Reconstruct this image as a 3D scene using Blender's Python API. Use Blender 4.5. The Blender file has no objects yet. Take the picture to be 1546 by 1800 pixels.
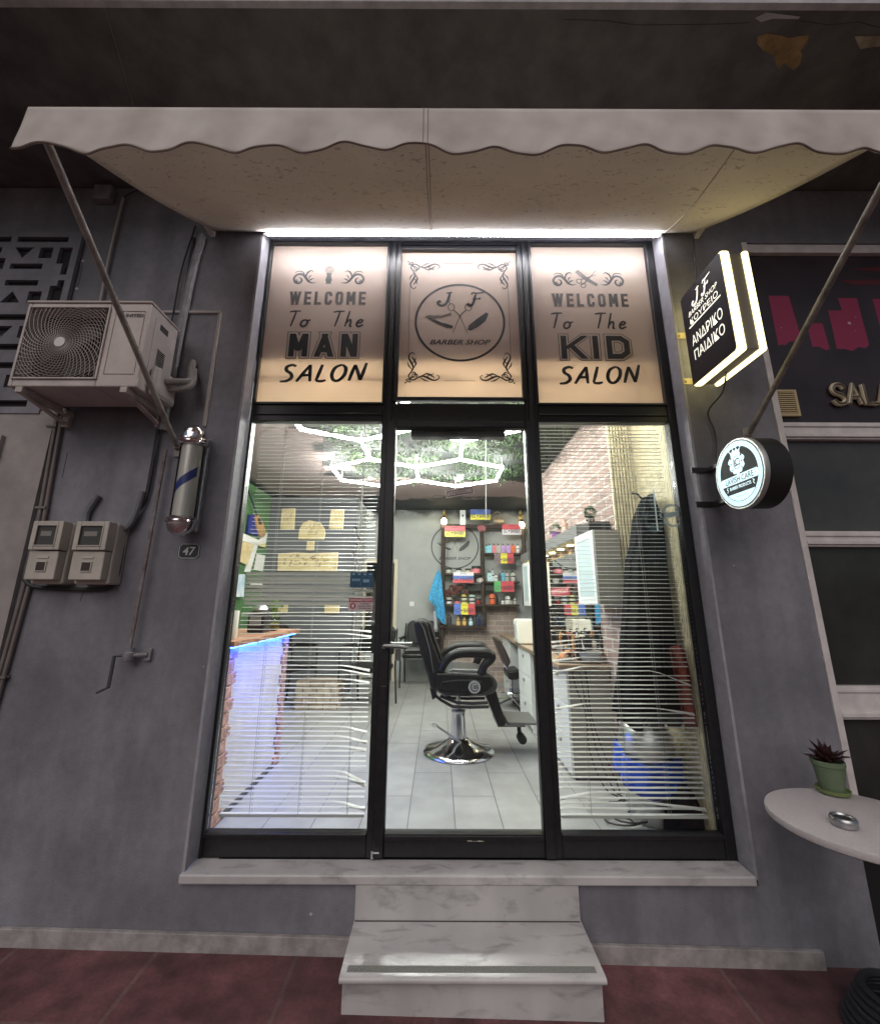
import bpy, math, random
from mathutils import Vector
random.seed(7)
S = bpy.context.scene
COL = S.collection
R = math.radians

# ------------------------------------------------------------------ camera
FPX, CX, CY, DIST, EYE = 766.0, 771.0, 865.0, 2.5, 1.525      # photo pixels (1546 x 1800) and metres
PITCH, ROLL = math.atan(192 / 766.0), R(.22)
cam_d = bpy.data.cameras.new('camera')
cam = bpy.data.objects.new('camera', cam_d); COL.objects.link(cam)
cam.location = (0, -DIST, EYE)
cam.rotation_mode = 'ZXY'
cam_d.sensor_fit = 'HORIZONTAL'; cam_d.sensor_width = 36
cam_d.lens = 36 * FPX / 1546
cam_d.shift_x = -(CX - 773) / 1546
cam_d.shift_y = -(900 - CY) / 1546
cam_d.clip_start = .02; cam_d.clip_end = 300
S.camera = cam
from mathutils import Matrix
cam.matrix_world = Matrix.Translation((0, -DIST, EYE)) @ Matrix.Rotation(R(90) + PITCH, 4, 'X') @ Matrix.Rotation(ROLL, 4, 'Z')

# ------------------------------------------------------------------ world and light (dusk)
W = bpy.data.worlds.new('World'); S.world = W; W.use_nodes = True
wn = W.node_tree; bg = wn.nodes['Background']
sky = wn.nodes.new('ShaderNodeTexSky'); sky.sky_type = 'NISHITA'; sky.sun_disc = False
sky.sun_elevation = R(42); sky.sun_rotation = R(192)
bg.inputs['Strength'].default_value = .034
hsv = wn.nodes.new('ShaderNodeHueSaturation'); hsv.inputs['Saturation'].default_value = .75
wn.links.new(sky.outputs[0], hsv.inputs['Color']); wn.links.new(hsv.outputs[0], bg.inputs['Color'])
sd = bpy.data.lights.new('sun', 'SUN'); sd.energy = 1.25; sd.angle = R(55); sd.color = (1, .91, .86)
sun = bpy.data.objects.new('sun', sd); COL.objects.link(sun)
sun.rotation_euler = (R(48), 0, R(-12))
S.view_settings.view_transform = 'Standard'; S.view_settings.look = 'None'
S.view_settings.exposure = 0; S.view_settings.gamma = 1
S.cycles.use_denoising = True
S.cycles.max_bounces = 8; S.cycles.transparent_max_bounces = 24
S.cycles.sample_clamp_indirect = 6

# ------------------------------------------------------------------ pixel -> point on a real plane
def ray(u, v):
    a0, b0 = (u - CX) / FPX, (CY - v) / FPX
    a = a0 * math.cos(ROLL) + b0 * math.sin(ROLL); b = -a0 * math.sin(ROLL) + b0 * math.cos(ROLL)
    return a, math.cos(PITCH) - b * math.sin(PITCH), math.sin(PITCH) + b * math.cos(PITCH)
def P(u, v, y=0):
    a, F, U = ray(u, v); t = (y + DIST) / F
    return Vector((a * t, y, EYE + U * t))
def PZ(u, v, z):
    a, F, U = ray(u, v); t = (z - EYE) / U
    return Vector((a * t, F * t - DIST, z))
def PX(u, v, x):
    a, F, U = ray(u, v); t = x / a
    return Vector((x, F * t - DIST, EYE + U * t))

# ------------------------------------------------------------------ materials
MATS = {}
def M(name, col, rough=.6, metal=0, var=0, scale=8, bump=0, bscale=60, spec=.5, col2=None, detail=6, lo=.35, hi=.65, coat=0):
    if name in MATS: return MATS[name]
    m = bpy.data.materials.new(name); m.use_nodes = True; nt = m.node_tree
    b = nt.nodes['Principled BSDF']
    b.inputs['Base Color'].default_value = (*col, 1); b.inputs['Roughness'].default_value = rough
    b.inputs['Metallic'].default_value = metal; b.inputs['Specular IOR Level'].default_value = spec
    if coat: b.inputs['Coat Weight'].default_value = coat
    tc = nt.nodes.new('ShaderNodeTexCoord')
    if var or col2:
        n = nt.nodes.new('ShaderNodeTexNoise'); n.inputs['Scale'].default_value = scale; n.inputs['Detail'].default_value = detail
        n.inputs['Roughness'].default_value = .6
        r = nt.nodes.new('ShaderNodeValToRGB')
        r.color_ramp.elements[0].position = lo; r.color_ramp.elements[1].position = hi
        c2 = col2 or tuple(min(1, c * (1 + var)) for c in col); c1 = tuple(c * (1 - var) for c in col)
        r.color_ramp.elements[0].color = (*c1, 1); r.color_ramp.elements[1].color = (*c2, 1)
        nt.links.new(tc.outputs['Object'], n.inputs['Vector']); nt.links.new(n.outputs['Fac'], r.inputs[0])
        nt.links.new(r.outputs[0], b.inputs['Base Color'])
        rr = nt.nodes.new('ShaderNodeMapRange'); rr.inputs[3].default_value = max(.03, rough - .08); rr.inputs[4].default_value = min(1, rough + .1)
        nt.links.new(n.outputs['Fac'], rr.inputs[0]); nt.links.new(rr.outputs[0], b.inputs['Roughness'])
    if bump:
        n2 = nt.nodes.new('ShaderNodeTexNoise'); n2.inputs['Scale'].default_value = bscale; n2.inputs['Detail'].default_value = 4
        bp = nt.nodes.new('ShaderNodeBump'); bp.inputs['Strength'].default_value = bump; bp.inputs['Distance'].default_value = .01
        nt.links.new(tc.outputs['Object'], n2.inputs['Vector']); nt.links.new(n2.outputs['Fac'], bp.inputs['Height'])
        nt.links.new(bp.outputs[0], b.inputs['Normal'])
    MATS[name] = m
    return m
def EM(name, col, s):
    if name in MATS: return MATS[name]
    m = bpy.data.materials.new(name); m.use_nodes = True; b = m.node_tree.nodes['Principled BSDF']
    b.inputs['Base Color'].default_value = (*[c * .8 for c in col], 1)
    b.inputs['Emission Color'].default_value = (*col, 1); b.inputs['Emission Strength'].default_value = s
    MATS[name] = m; return m
def glass(name, tint=(.96, .98, .97), mx=.05):
    m = bpy.data.materials.new(name); m.use_nodes = True; nt = m.node_tree
    for n in list(nt.nodes): nt.nodes.remove(n)
    o = nt.nodes.new('ShaderNodeOutputMaterial'); mix = nt.nodes.new('ShaderNodeMixShader')
    t = nt.nodes.new('ShaderNodeBsdfTransparent'); g = nt.nodes.new('ShaderNodeBsdfGlossy'); fr = nt.nodes.new('ShaderNodeFresnel')
    fr.inputs[0].default_value = 1.35
    t.inputs[0].default_value = (*tint, 1); g.inputs[1].default_value = mx
    nt.links.new(fr.outputs[0], mix.inputs[0]); nt.links.new(t.outputs[0], mix.inputs[1]); nt.links.new(g.outputs[0], mix.inputs[2])
    nt.links.new(mix.outputs[0], o.inputs[0]); return m
def translucent(name, col, tcol, tr=.4, stain=None, bscale=3):
    m = bpy.data.materials.new(name); m.use_nodes = True; nt = m.node_tree
    for n in list(nt.nodes): nt.nodes.remove(n)
    o = nt.nodes.new('ShaderNodeOutputMaterial'); mix = nt.nodes.new('ShaderNodeMixShader'); mix.inputs[0].default_value = tr
    t = nt.nodes.new('ShaderNodeBsdfTranslucent'); d = nt.nodes.new('ShaderNodeBsdfPrincipled')
    d.inputs['Roughness'].default_value = .75 if stain else .42
    tc = nt.nodes.new('ShaderNodeTexCoord'); n = nt.nodes.new('ShaderNodeTexNoise'); n.inputs['Scale'].default_value = bscale; n.inputs['Detail'].default_value = 8
    r = nt.nodes.new('ShaderNodeValToRGB'); r.color_ramp.elements[0].position = .35; r.color_ramp.elements[1].position = .65
    r.color_ramp.elements[0].color = (*[c * .86 for c in col], 1); r.color_ramp.elements[1].color = (*col, 1)
    nt.links.new(tc.outputs['Object'], n.inputs[0]); nt.links.new(n.outputs[0], r.inputs[0])
    src = r.outputs[0]
    if stain:      # mildew specks: small wormy marks gathered in patches
        mp = nt.nodes.new('ShaderNodeMapping'); mp.inputs['Scale'].default_value = (1, 1.6, 1)
        nt.links.new(tc.outputs['Object'], mp.inputs[0])
        n2 = nt.nodes.new('ShaderNodeTexNoise'); n2.inputs['Scale'].default_value = 15; n2.inputs['Detail'].default_value = 2; n2.inputs['Distortion'].default_value = 2.4
        r2 = nt.nodes.new('ShaderNodeValToRGB'); r2.color_ramp.elements[0].position = .62; r2.color_ramp.elements[1].position = .68
        r2.color_ramp.elements[0].color = (0, 0, 0, 1); r2.color_ramp.elements[1].color = (1, 1, 1, 1)
        mxn = nt.nodes.new('ShaderNodeMix'); mxn.data_type = 'RGBA'
        mu = nt.nodes.new('ShaderNodeMath'); mu.operation = 'MULTIPLY'; mu.inputs[1].default_value = .55
        nt.links.new(mp.outputs[0], n2.inputs[0]); nt.links.new(n2.outputs[0], r2.inputs[0]); nt.links.new(r2.outputs[0], mu.inputs[0]); nt.links.new(mu.outputs[0], mxn.inputs[0])
        nt.links.new(src, mxn.inputs[6]); mxn.inputs[7].default_value = (*stain, 1); src = mxn.outputs[2]
    nt.links.new(src, d.inputs['Base Color'])
    t.inputs[0].default_value = (*tcol, 1)
    nt.links.new(d.outputs[0], mix.inputs[1]); nt.links.new(t.outputs[0], mix.inputs[2]); nt.links.new(mix.outputs[0], o.inputs[0]); return m
def brickmat(name, c1, c2, mortar, bw, bh, ms, ax='xz', rough=.8, bump=.5, offs=.5, nvar=.35, nscale=7, freq=2):
    m = bpy.data.materials.new(name); m.use_nodes = True; nt = m.node_tree; b = nt.nodes['Principled BSDF']; b.inputs['Roughness'].default_value = rough
    tc = nt.nodes.new('ShaderNodeTexCoord'); sp = nt.nodes.new('ShaderNodeSeparateXYZ'); cb = nt.nodes.new('ShaderNodeCombineXYZ')
    nt.links.new(tc.outputs['Object'], sp.inputs[0])
    for i, a in enumerate(ax): nt.links.new(sp.outputs['xyz'.index(a)], cb.inputs[i])
    br = nt.nodes.new('ShaderNodeTexBrick'); br.inputs['Scale'].default_value = 1
    br.inputs['Brick Width'].default_value = bw; br.inputs['Row Height'].default_value = bh; br.inputs['Mortar Size'].default_value = ms
    br.inputs['Mortar Smooth'].default_value = .2; br.offset = offs; br.offset_frequency = freq
    br.inputs['Color1'].default_value = (*c1, 1); br.inputs['Color2'].default_value = (*c2, 1); br.inputs['Mortar'].default_value = (*mortar, 1)
    n = nt.nodes.new('ShaderNodeTexNoise'); n.inputs['Scale'].default_value = nscale; n.inputs['Detail'].default_value = 8
    hs = nt.nodes.new('ShaderNodeMix'); hs.data_type = 'RGBA'; hs.blend_type = 'MULTIPLY'; hs.inputs[0].default_value = 1
    r = nt.nodes.new('ShaderNodeValToRGB'); r.color_ramp.elements[0].position = .3; r.color_ramp.elements[1].position = .7
    r.color_ramp.elements[0].color = (1 - nvar, 1 - nvar, 1 - nvar, 1); r.color_ramp.elements[1].color = (1, 1, 1, 1)
    nt.links.new(tc.outputs['Object'], n.inputs[0]); nt.links.new(n.outputs[0], r.inputs[0])
    nt.links.new(cb.outputs[0], br.inputs[0]); nt.links.new(br.outputs[0], hs.inputs[6]); nt.links.new(r.outputs[0], hs.inputs[7])
    nt.links.new(hs.outputs[2], b.inputs['Base Color'])
    if bump:
        bp = nt.nodes.new('ShaderNodeBump'); bp.inputs['Strength'].default_value = bump; bp.inputs['Distance'].default_value = .012; bp.invert = True
        nt.links.new(br.outputs['Fac'], bp.inputs['Height']); nt.links.new(bp.outputs[0], b.inputs['Normal'])
    return m

# ------------------------------------------------------------------ mesh builder
class MB:
    def __init__(s): s.v, s.f, s.m = [], [], []; s.k = 0
    def add(s, vs, fs):
        n = len(s.v); s.v += [tuple(v) for v in vs]
        for f in fs: s.f.append(tuple(i + n for i in f)); s.m.append(s.k)
        return s
    def mat(s, k): s.k = k; return s
    def box(s, x0, x1, y0, y1, z0, z1):
        vs = [(x, y, z) for x in (x0, x1) for y in (y0, y1) for z in (z0, z1)]
        return s.add(vs, [(0, 1, 3, 2), (4, 6, 7, 5), (0, 4, 5, 1), (2, 3, 7, 6), (0, 2, 6, 4), (1, 5, 7, 3)])
    def hexa(s, a, b):      # two quads of 4 points -> solid
        return s.add(list(a) + list(b), [(0, 1, 2, 3), (7, 6, 5, 4), (0, 4, 5, 1), (1, 5, 6, 2), (2, 6, 7, 3), (3, 7, 4, 0)])
    def bar(s, p, q, w, h, up=(0, 0, 1)):
        p, q = Vector(p), Vector(q); d = (q - p).normalized(); up = Vector(up)
        if abs(d.dot(up)) > .99: up = Vector((0, 1, 0))
        a = d.cross(up).normalized() * w / 2; b = a.cross(d).normalized() * h / 2
        return s.hexa([p - a - b, p + a - b, p + a + b, p - a + b], [q - a - b, q + a - b, q + a + b, q - a + b])
    def tube(s, pts, r, n=8, closed=False):
        pts = [Vector(p) for p in pts]; L = len(pts); rs = r if isinstance(r, (list, tuple)) else [r] * L
        t0 = None; vs = []
        for i, p in enumerate(pts):
            d = (pts[(i + 1) % L] - pts[i - 1]) if closed else (pts[min(i + 1, L - 1)] - pts[max(i - 1, 0)])
            d.normalize()
            if t0 is None:
                ref = Vector((0, 0, 1)) if abs(d.z) < .9 else Vector((0, 1, 0)); a = d.cross(ref).normalized()
            else:
                a = (a - d * a.dot(d)).normalized()
            t0 = d; b = d.cross(a)
            for k in range(n):
                g = 2 * math.pi * k / n; vs.append(p + (a * math.cos(g) + b * math.sin(g)) * rs[i])
        fs = []
        for i in range(L if closed else L - 1):
            for k in range(n):
                j = (i + 1) % L; fs.append((i * n + k, i * n + (k + 1) % n, j * n + (k + 1) % n, j * n + k))
        if not closed: fs += [tuple(range(n))[::-1], tuple((L - 1) * n + k for k in range(n))]
        return s.add(vs, fs)
    def lathe(s, prof, c=(0, 0, 0), ax='z', n=24, sx=1, sy=1):
        c = Vector(c); vs = []
        for r, h in prof:
            for k in range(n):
                g = 2 * math.pi * k / n; x, y = r * math.cos(g) * sx, r * math.sin(g) * sy
                vs.append(c + Vector({'z': (x, y, h), 'x': (h, x, y), 'y': (x, h, y)}[ax]))
        fs = [(i * n + k, i * n + (k + 1) % n, (i + 1) * n + (k + 1) % n, (i + 1) * n + k) for i in range(len(prof) - 1) for k in range(n)]
        fs += [tuple(range(n))[::-1], tuple((len(prof) - 1) * n + k for k in range(n))]
        return s.add(vs, fs)
    def sheet(s, poly): return s.add(poly, [tuple(range(len(poly)))])
    def prism(s, poly, d):
        n = len(poly); d = Vector(d); a = [Vector(p) for p in poly]; b = [p + d for p in a]
        return s.add(a + b, [tuple(range(n))[::-1], tuple(range(n, 2 * n))] + [(i, (i + 1) % n, n + (i + 1) % n, n + i) for i in range(n)])
    def grid(s, fn, nu, nv):
        vs = [fn(i / nu, j / nv) for j in range(nv + 1) for i in range(nu + 1)]
        return s.add(vs, [(j * (nu + 1) + i, j * (nu + 1) + i + 1, (j + 1) * (nu + 1) + i + 1, (j + 1) * (nu + 1) + i) for j in range(nv) for i in range(nu)])
    def stroke(s, fr, pts, w, closed=False, sm=6):          # flat pen stroke in the plane of fr; w one width or a width per point
        pts = [Vector((p[0], p[1])) for p in pts]; ws = list(w) if isinstance(w, (list, tuple)) else [w] * len(pts)
        if sm > 1 and len(pts) > 2: pts, ws = smooth(pts, ws, sm, closed)
        L = len(pts); vs = []
        for i, p in enumerate(pts):
            d = (pts[(i + 1) % L] - pts[i - 1]) if closed else (pts[min(i + 1, L - 1)] - pts[max(i - 1, 0)])
            if d.length < 1e-9: d = Vector((1, 0))
            d.normalize(); nn = Vector((-d.y, d.x)) * ws[i] / 2
            if sm <= 1 and (closed or 0 < i < L - 1):
                e1 = (p - pts[i - 1]).normalized(); e2 = (pts[(i + 1) % L] - p).normalized(); bs = Vector((-e1.y - e2.y, e1.x + e2.x))
                if bs.length > 1e-6: bs.normalize(); nn = bs * ws[i] / 2 * min(1.9, 1 / max(.2, bs.dot(Vector((-e1.y, e1.x)))))
            vs += [fr(*(p + nn)), fr(*(p - nn))]
        fs = [(2 * i, 2 * i + 1, (2 * i + 3) % (2 * L), (2 * i + 2) % (2 * L)) for i in range(L if closed else L - 1)]
        return s.add(vs, fs)
    def poly(s, fr, pts): return s.add([fr(*p) for p in pts], [tuple(range(len(pts)))])
    def disc(s, fr, cx, cy, rx, ry=None, n=32):
        ry = ry or rx
        return s.poly(fr, [(cx + rx * math.cos(2 * math.pi * k / n), cy + ry * math.sin(2 * math.pi * k / n)) for k in range(n)])
    def build(s, name, mats, parent=None, smooth=False, bevel=0, solid=0, local=False, sub=0):
        me = bpy.data.meshes.new(name); mats = mats if isinstance(mats, (list, tuple)) else [mats]
        o = bpy.data.objects.new(name, me); COL.objects.link(o)
        off = Vector((0, 0, 0))
        if parent is not None:
            o.parent = parent; r = parent
            while r.parent is not None: r = r.parent
            if not local: off = Vector(r.location)
        elif not local:
            xs, ys, zs = zip(*s.v); off = Vector(((min(xs) + max(xs)) / 2, (min(ys) + max(ys)) / 2, min(zs))); o.location = off
        me.from_pydata([tuple(Vector(v) - off) for v in s.v], [], s.f)
        for m in mats: me.materials.append(m)
        for p, k in zip(me.polygons, s.m): p.material_index = k; p.use_smooth = smooth
        me.update()
        if smooth and not sub:
            try: me.set_sharp_from_angle(angle=R(40))
            except Exception: pass
        if bevel:
            b = o.modifiers.new('bevel', 'BEVEL'); b.width = bevel; b.segments = 2; b.limit_method = 'ANGLE'
        if solid:
            b = o.modifiers.new('solid', 'SOLIDIFY'); b.thickness = solid; b.offset = 0
        if sub:
            b = o.modifiers.new('sub', 'SUBSURF'); b.levels = sub; b.render_levels = sub
        return o
def smooth(pts, ws, k, closed=False):
    out, ow, n = [], [], len(pts)
    for i in range(n if closed else n - 1):
        g = (lambda j: pts[j % n]) if closed else (lambda j: pts[max(0, min(n - 1, j))])
        p0, p1, p2, p3 = g(i - 1), g(i), g(i + 1), g(i + 2); w1, w2 = ws[i], ws[(i + 1) % n]
        for j in range(k):
            t = j / k
            out.append(.5 * (2 * p1 + (p2 - p0) * t + (2 * p0 - 5 * p1 + 4 * p2 - p3) * t * t + (3 * p1 - p0 - 3 * p2 + p3) * t ** 3)); ow.append(w1 + (w2 - w1) * t)
    if not closed: out.append(pts[-1]); ow.append(ws[-1])
    return out, ow
def curve3(pts, k=6):
    p, _ = smooth([Vector(q) for q in pts], [1] * len(pts), k); return p
def frame(o, ux=(1, 0, 0), uy=(0, 0, 1)):
    o, ux, uy = Vector(o), Vector(ux), Vector(uy); return lambda a, b: o + ux * a + uy * b

def tag(o, label, cat, group=None, kind=None):
    o['label'] = label; o['category'] = cat
    if group: o['group'] = group
    if kind: o['kind'] = kind
    return o
def thing(name, label, cat, loc, group=None):
    o = bpy.data.objects.new(name, None); COL.objects.link(o); o.location = loc; o.empty_display_size = .1
    return tag(o, label, cat, group)
def struct(o): o['kind'] = 'structure'; return o
_dg = None
def textmesh(mb, fr, s, w=None, h=None, bold=0, shear=0, align=.5, cx=0, cy=0, outline=0, spacing=1):
    """lettering as flat faces in the plane of fr, centred on (cx, cy), scaled to the width w and height h (metres)"""
    c = bpy.data.curves.new('lettering', 'FONT'); c.body = s; c.size = 1; c.offset = bold; c.shear = shear; c.space_character = spacing
    c.resolution_u = 3
    if outline: c.fill_mode = 'NONE'; c.bevel_depth = outline; c.bevel_resolution = 0
    o = bpy.data.objects.new('lettering', c); COL.objects.link(o)
    dg = bpy.context.evaluated_depsgraph_get(); me = bpy.data.meshes.new_from_object(o.evaluated_get(dg))
    vs = [tuple(v.co) for v in me.vertices]; fs = [tuple(p.vertices) for p in me.polygons]
    bpy.data.objects.remove(o); bpy.data.curves.remove(c); bpy.data.meshes.remove(me)
    if not vs: return mb
    x0, x1 = min(v[0] for v in vs), max(v[0] for v in vs); y0, y1 = min(v[1] for v in vs), max(v[1] for v in vs)
    sx = w / (x1 - x0) if w else None; sy = h / (y1 - y0) if h else None
    sx = sx or sy; sy = sy or sx
    q = [fr(cx + (v[0] - x0 - align * (x1 - x0)) * sx, cy + (v[1] - (y0 + y1) / 2) * sy) for v in vs]
    if outline:
        q = [a + (fr(0, 0) * 0) for a in q]
    return mb.add(q, fs)

# ------------------------------------------------------------------ shared materials
plaster = M('grey plaster', (.20, .197, .222), .85, var=.16, scale=3, bump=.25, bscale=160)
def grime(m, amt=.35, sx=9, sz=.9):      # weather streaks running down and broad blotches
    nt = m.node_tree; pb = nt.nodes['Principled BSDF']; src = pb.inputs['Base Color'].links[0].from_socket
    tc = nt.nodes.new('ShaderNodeTexCoord'); mp = nt.nodes.new('ShaderNodeMapping'); mp.inputs['Scale'].default_value = (sx, sx, sz)
    n1 = nt.nodes.new('ShaderNodeTexNoise'); n1.inputs['Scale'].default_value = 1; n1.inputs['Detail'].default_value = 8
    n2 = nt.nodes.new('ShaderNodeTexNoise'); n2.inputs['Scale'].default_value = 1.1; n2.inputs['Detail'].default_value = 7
    mu = nt.nodes.new('ShaderNodeMath'); mu.operation = 'MULTIPLY'; r = nt.nodes.new('ShaderNodeMapRange'); r.inputs[1].default_value = .12; r.inputs[2].default_value = .36; r.inputs[3].default_value = 1 - amt; r.inputs[4].default_value = 1.08
    mx = nt.nodes.new('ShaderNodeMix'); mx.data_type = 'RGBA'; mx.blend_type = 'MULTIPLY'; mx.inputs[0].default_value = 1
    nt.links.new(tc.outputs['Object'], mp.inputs[0]); nt.links.new(mp.outputs[0], n1.inputs[0]); nt.links.new(tc.outputs['Object'], n2.inputs[0])
    nt.links.new(n1.outputs[0], mu.inputs[0]); nt.links.new(n2.outputs[0], mu.inputs[1]); nt.links.new(mu.outputs[0], r.inputs[0]); nt.links.new(src, mx.inputs[6]); nt.links.new(r.outputs[0], mx.inputs[7]); nt.links.new(mx.outputs[2], pb.inputs['Base Color'])
grime(plaster, .22); grime(plaster, .10, 30, 24)
soffitm = M('dark grey soffit paint', (.125, .119, .118), .85, var=.25, scale=5, bump=.3, bscale=120)
fascia_m = M('pale concrete edge', (.42, .41, .43), .8, var=.2, scale=9, bump=.3)
marble = M('white marble', (.30, .285, .28), .18, var=.0, col2=(.54, .52, .515), scale=6, detail=14, lo=.28, hi=.47, bump=.05, bscale=30)
nt = marble.node_tree; nn_ = [n for n in nt.nodes if n.type == 'TEX_NOISE'][0]; nn_.inputs['Distortion'].default_value = .5
mp_ = nt.nodes.new('ShaderNodeMapping'); mp_.inputs['Rotation'].default_value = (0, .6, .5); mp_.inputs['Scale'].default_value = (1, 2.6, 2.2); lk = nn_.inputs['Vector'].links[0]; nt.links.new(lk.from_socket, mp_.inputs[0]); nt.links.new(mp_.outputs[0], nn_.inputs['Vector'])
grime(marble, .22, 5, 2)
marble_old = M('weathered marble', (.25, .23, .225), .6, col2=(.40, .37, .36), scale=14, detail=10, bump=.3, bscale=50)
blackfr = M('black painted aluminium', (.012, .012, .014), .38, var=.3, scale=30)
reveal_m = M('pale grey reveal paint', (.33, .32, .35), .7, var=.1, scale=20, bump=.2, bscale=120)
whitemetal = M('white painted aluminium', (.62, .58, .57), .45, var=.1, scale=14)
offwhite = M('aged white plastic', (.52, .48, .45), .5, var=.12, scale=10)
chrome = M('chrome', (.75, .75, .77), .12, 1, var=.05, scale=12)
steel = M('brushed steel', (.5, .5, .5), .35, 1, var=.15, scale=20)
blackpl = M('black plastic', (.012, .012, .013), .4)
rubber = M('black rubber', (.01, .01, .011), .6, var=.3, scale=30)
greym = M('grey pipe paint', (.2, .19, .2), .6, var=.2, scale=15)
darkcable = M('dark cable', (.025, .022, .024), .6)
ink = M('black vinyl', (.01, .009, .009), .45)
ink2 = M('grey vinyl', (.10, .085, .075), .5)
pane_glass = glass('clear glass')
film = translucent('frosted beige film', (.74, .61, .525), (1.0, .86, .69), .36, bscale=2)
canvas = translucent('off white canvas', (.86, .79, .68), (.6, .54, .46), .16, stain=(.22, .18, .13), bscale=2.5)
WALLY = -.11
def gz(x): return -.012 - .02 * x

# ------------------------------------------------------------------ ground
red = brickmat('red painted paving', (.27, .105, .112), (.215, .092, .097), (.27, .15, .15), .62, .47, .010, 'xy', .75, .35, .37, .6, 9)
grime(red, .40, 1.5, 1.5); grime(red, .30, 70, 70)
b = MB(); b.add([(-30, -30, gz(-30)), (30, -30, gz(30)), (30, WALLY + .01, gz(30)), (-30, WALLY + .01, gz(-30))], [(0, 1, 2, 3)])
g = b.build('pavement', red); g['kind'] = 'structure'

# ------------------------------------------------------------------ facade wall
X0, X1, ZB, ZT = -1.185, 1.482, .30, 3.965         # opening
b = MB(); YB = .06
b.box(-6, X0, WALLY, YB, -.3, 4.26); b.box(X1, 1.985, WALLY, YB, -.3, 4.26)
b.box(X0, X1, WALLY, YB, -.3, ZB - .045); b.box(X0, X1, WALLY, YB, ZT, 4.26)
b.box(1.985, 6, WALLY, YB, 3.83, 4.26); b.box(1.985, 6, .03, YB, -.3, 3.83)
fw = b.build('facade_wall', plaster)
tag(fw, 'dark grey plastered shop wall with a tall window opening', 'wall', kind='thing')
b = MB()
for x, d in ((X0, 1), (X1, -1)):
    b.box(min(x, x + d * .014), max(x, x + d * .014), WALLY - .002, .0, ZB - .02, ZT)
b.box(X0 + .014, X1 - .014, WALLY - .002, .0, ZT - .012, ZT - .002)
b.build('reveal', reveal_m, fw)
for u, v, r in ((552, 1609, .008), (142, 463, .012), (132, 512, .012), (1290, 990, .005), (360, 1175, .004)):
    p = P(u, v, WALLY - .0015); b = MB(); b.disc(frame(p), 0, 0, r, r * .8, 9); b.build('filler_spot', M('bare plaster', (.45, .43, .42), .9), fw)
for pts in ([(142, 470), (139, 490), (134, 508)], [(118, 800), (112, 830), (109, 845)], [(148, 1045), (142, 1062)]):
    b = MB(); b.tube([P(u, v, WALLY - .0005) for u, v in pts], .0016, 4); b.build('hairline_crack', M('crack line', (.05, .045, .045), .9), fw)

b = MB(); b.box(-6, -2.245, WALLY - .025, WALLY - .003, -.3, 2.60); b.box(-6, -2.50, WALLY - .05, WALLY - .026, 2.30, 2.44)
o = b.build('marble_pilaster', M('warm beige marble', (.29, .26, .25), .5, var=.22, scale=4, detail=10))
tag(o, 'beige marble cladding of the next building at the left edge under the air conditioner', 'wall cladding', kind='thing')

t = thing('balcony', 'dark grey balcony soffit with pale front edge and peeling paint above the awning', 'balcony', (0, -.55, 4.27))
ZS = 4.272
b = MB(); b.box(-7, 7, -1.045, YB, ZS, 4.47); b.build('slab', soffitm, t)
b = MB(); b.box(-7, 7, -1.075, -1.048, ZS - .012, 4.9); b.build('fascia', fascia_m, t)
b = MB(); b.tube([(x, -1.052 + .008 * math.sin(x * 9), ZS + .001) for x in [i * .12 - 3 for i in range(50)]], .006, 6); b.build('drip_edge', soffitm, t)
def patch(pts, mat, dz):
    b = MB(); b.add([PZ(u, v, ZS - dz) for u, v in pts], [tuple(range(len(pts)))]); b.build('peeled_patch', mat, t)
ochre = M('ochre bare render', (.30, .20, .095), .9, var=.3, scale=14, bump=.4, bscale=40)
patch([(1325, 60), (1340, 54), (1366, 57), (1380, 62), (1398, 58), (1416, 56), (1412, 70), (1400, 84), (1404, 92), (1398, 110), (1388, 118), (1372, 106), (1362, 116), (1357, 108), (1354, 92), (1334, 84), (1324, 72)], ochre, .003)
patch([(1495, 58), (1520, 57), (1600, 55), (1600, 72), (1530, 76), (1505, 80)], M('pale bare render', (.36, .31, .23), .9, var=.3, scale=14), .003)
patch([(1320, 27), (1340, 17), (1366, 20), (1400, 24), (1396, 28), (1350, 28), (1330, 34)], fascia_m, .003)
b = MB()
for pts in ([(985, 33), (1060, 36), (1110, 40), (1190, 42), (1250, 38), (1310, 36)], [(1400, 34), (1450, 38), (1500, 35), (1545, 44)]):
    b.tube([PZ(u, v + random.uniform(-3, 3), ZS - .0005) for u, v in pts], .0012, 5)
b.build('paint_crack', M('soffit crack line', (.05, .045, .044), .9), t)  # thin dark lines along cracks in the soffit paint

b = MB(); b.tube([PZ(165, -25, ZS - .004), PZ(178, 20, ZS - .004), PZ(203, 100, ZS - .006), PZ(232, 200, ZS - .008), PZ(236, 240, ZS - .008)], .0025, 6)
tag(b.build('ceiling_cable', M('grey thin cable', (.22, .2, .2), .6)), 'thin grey cable running across the soffit above the left of the awning', 'cable')

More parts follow.
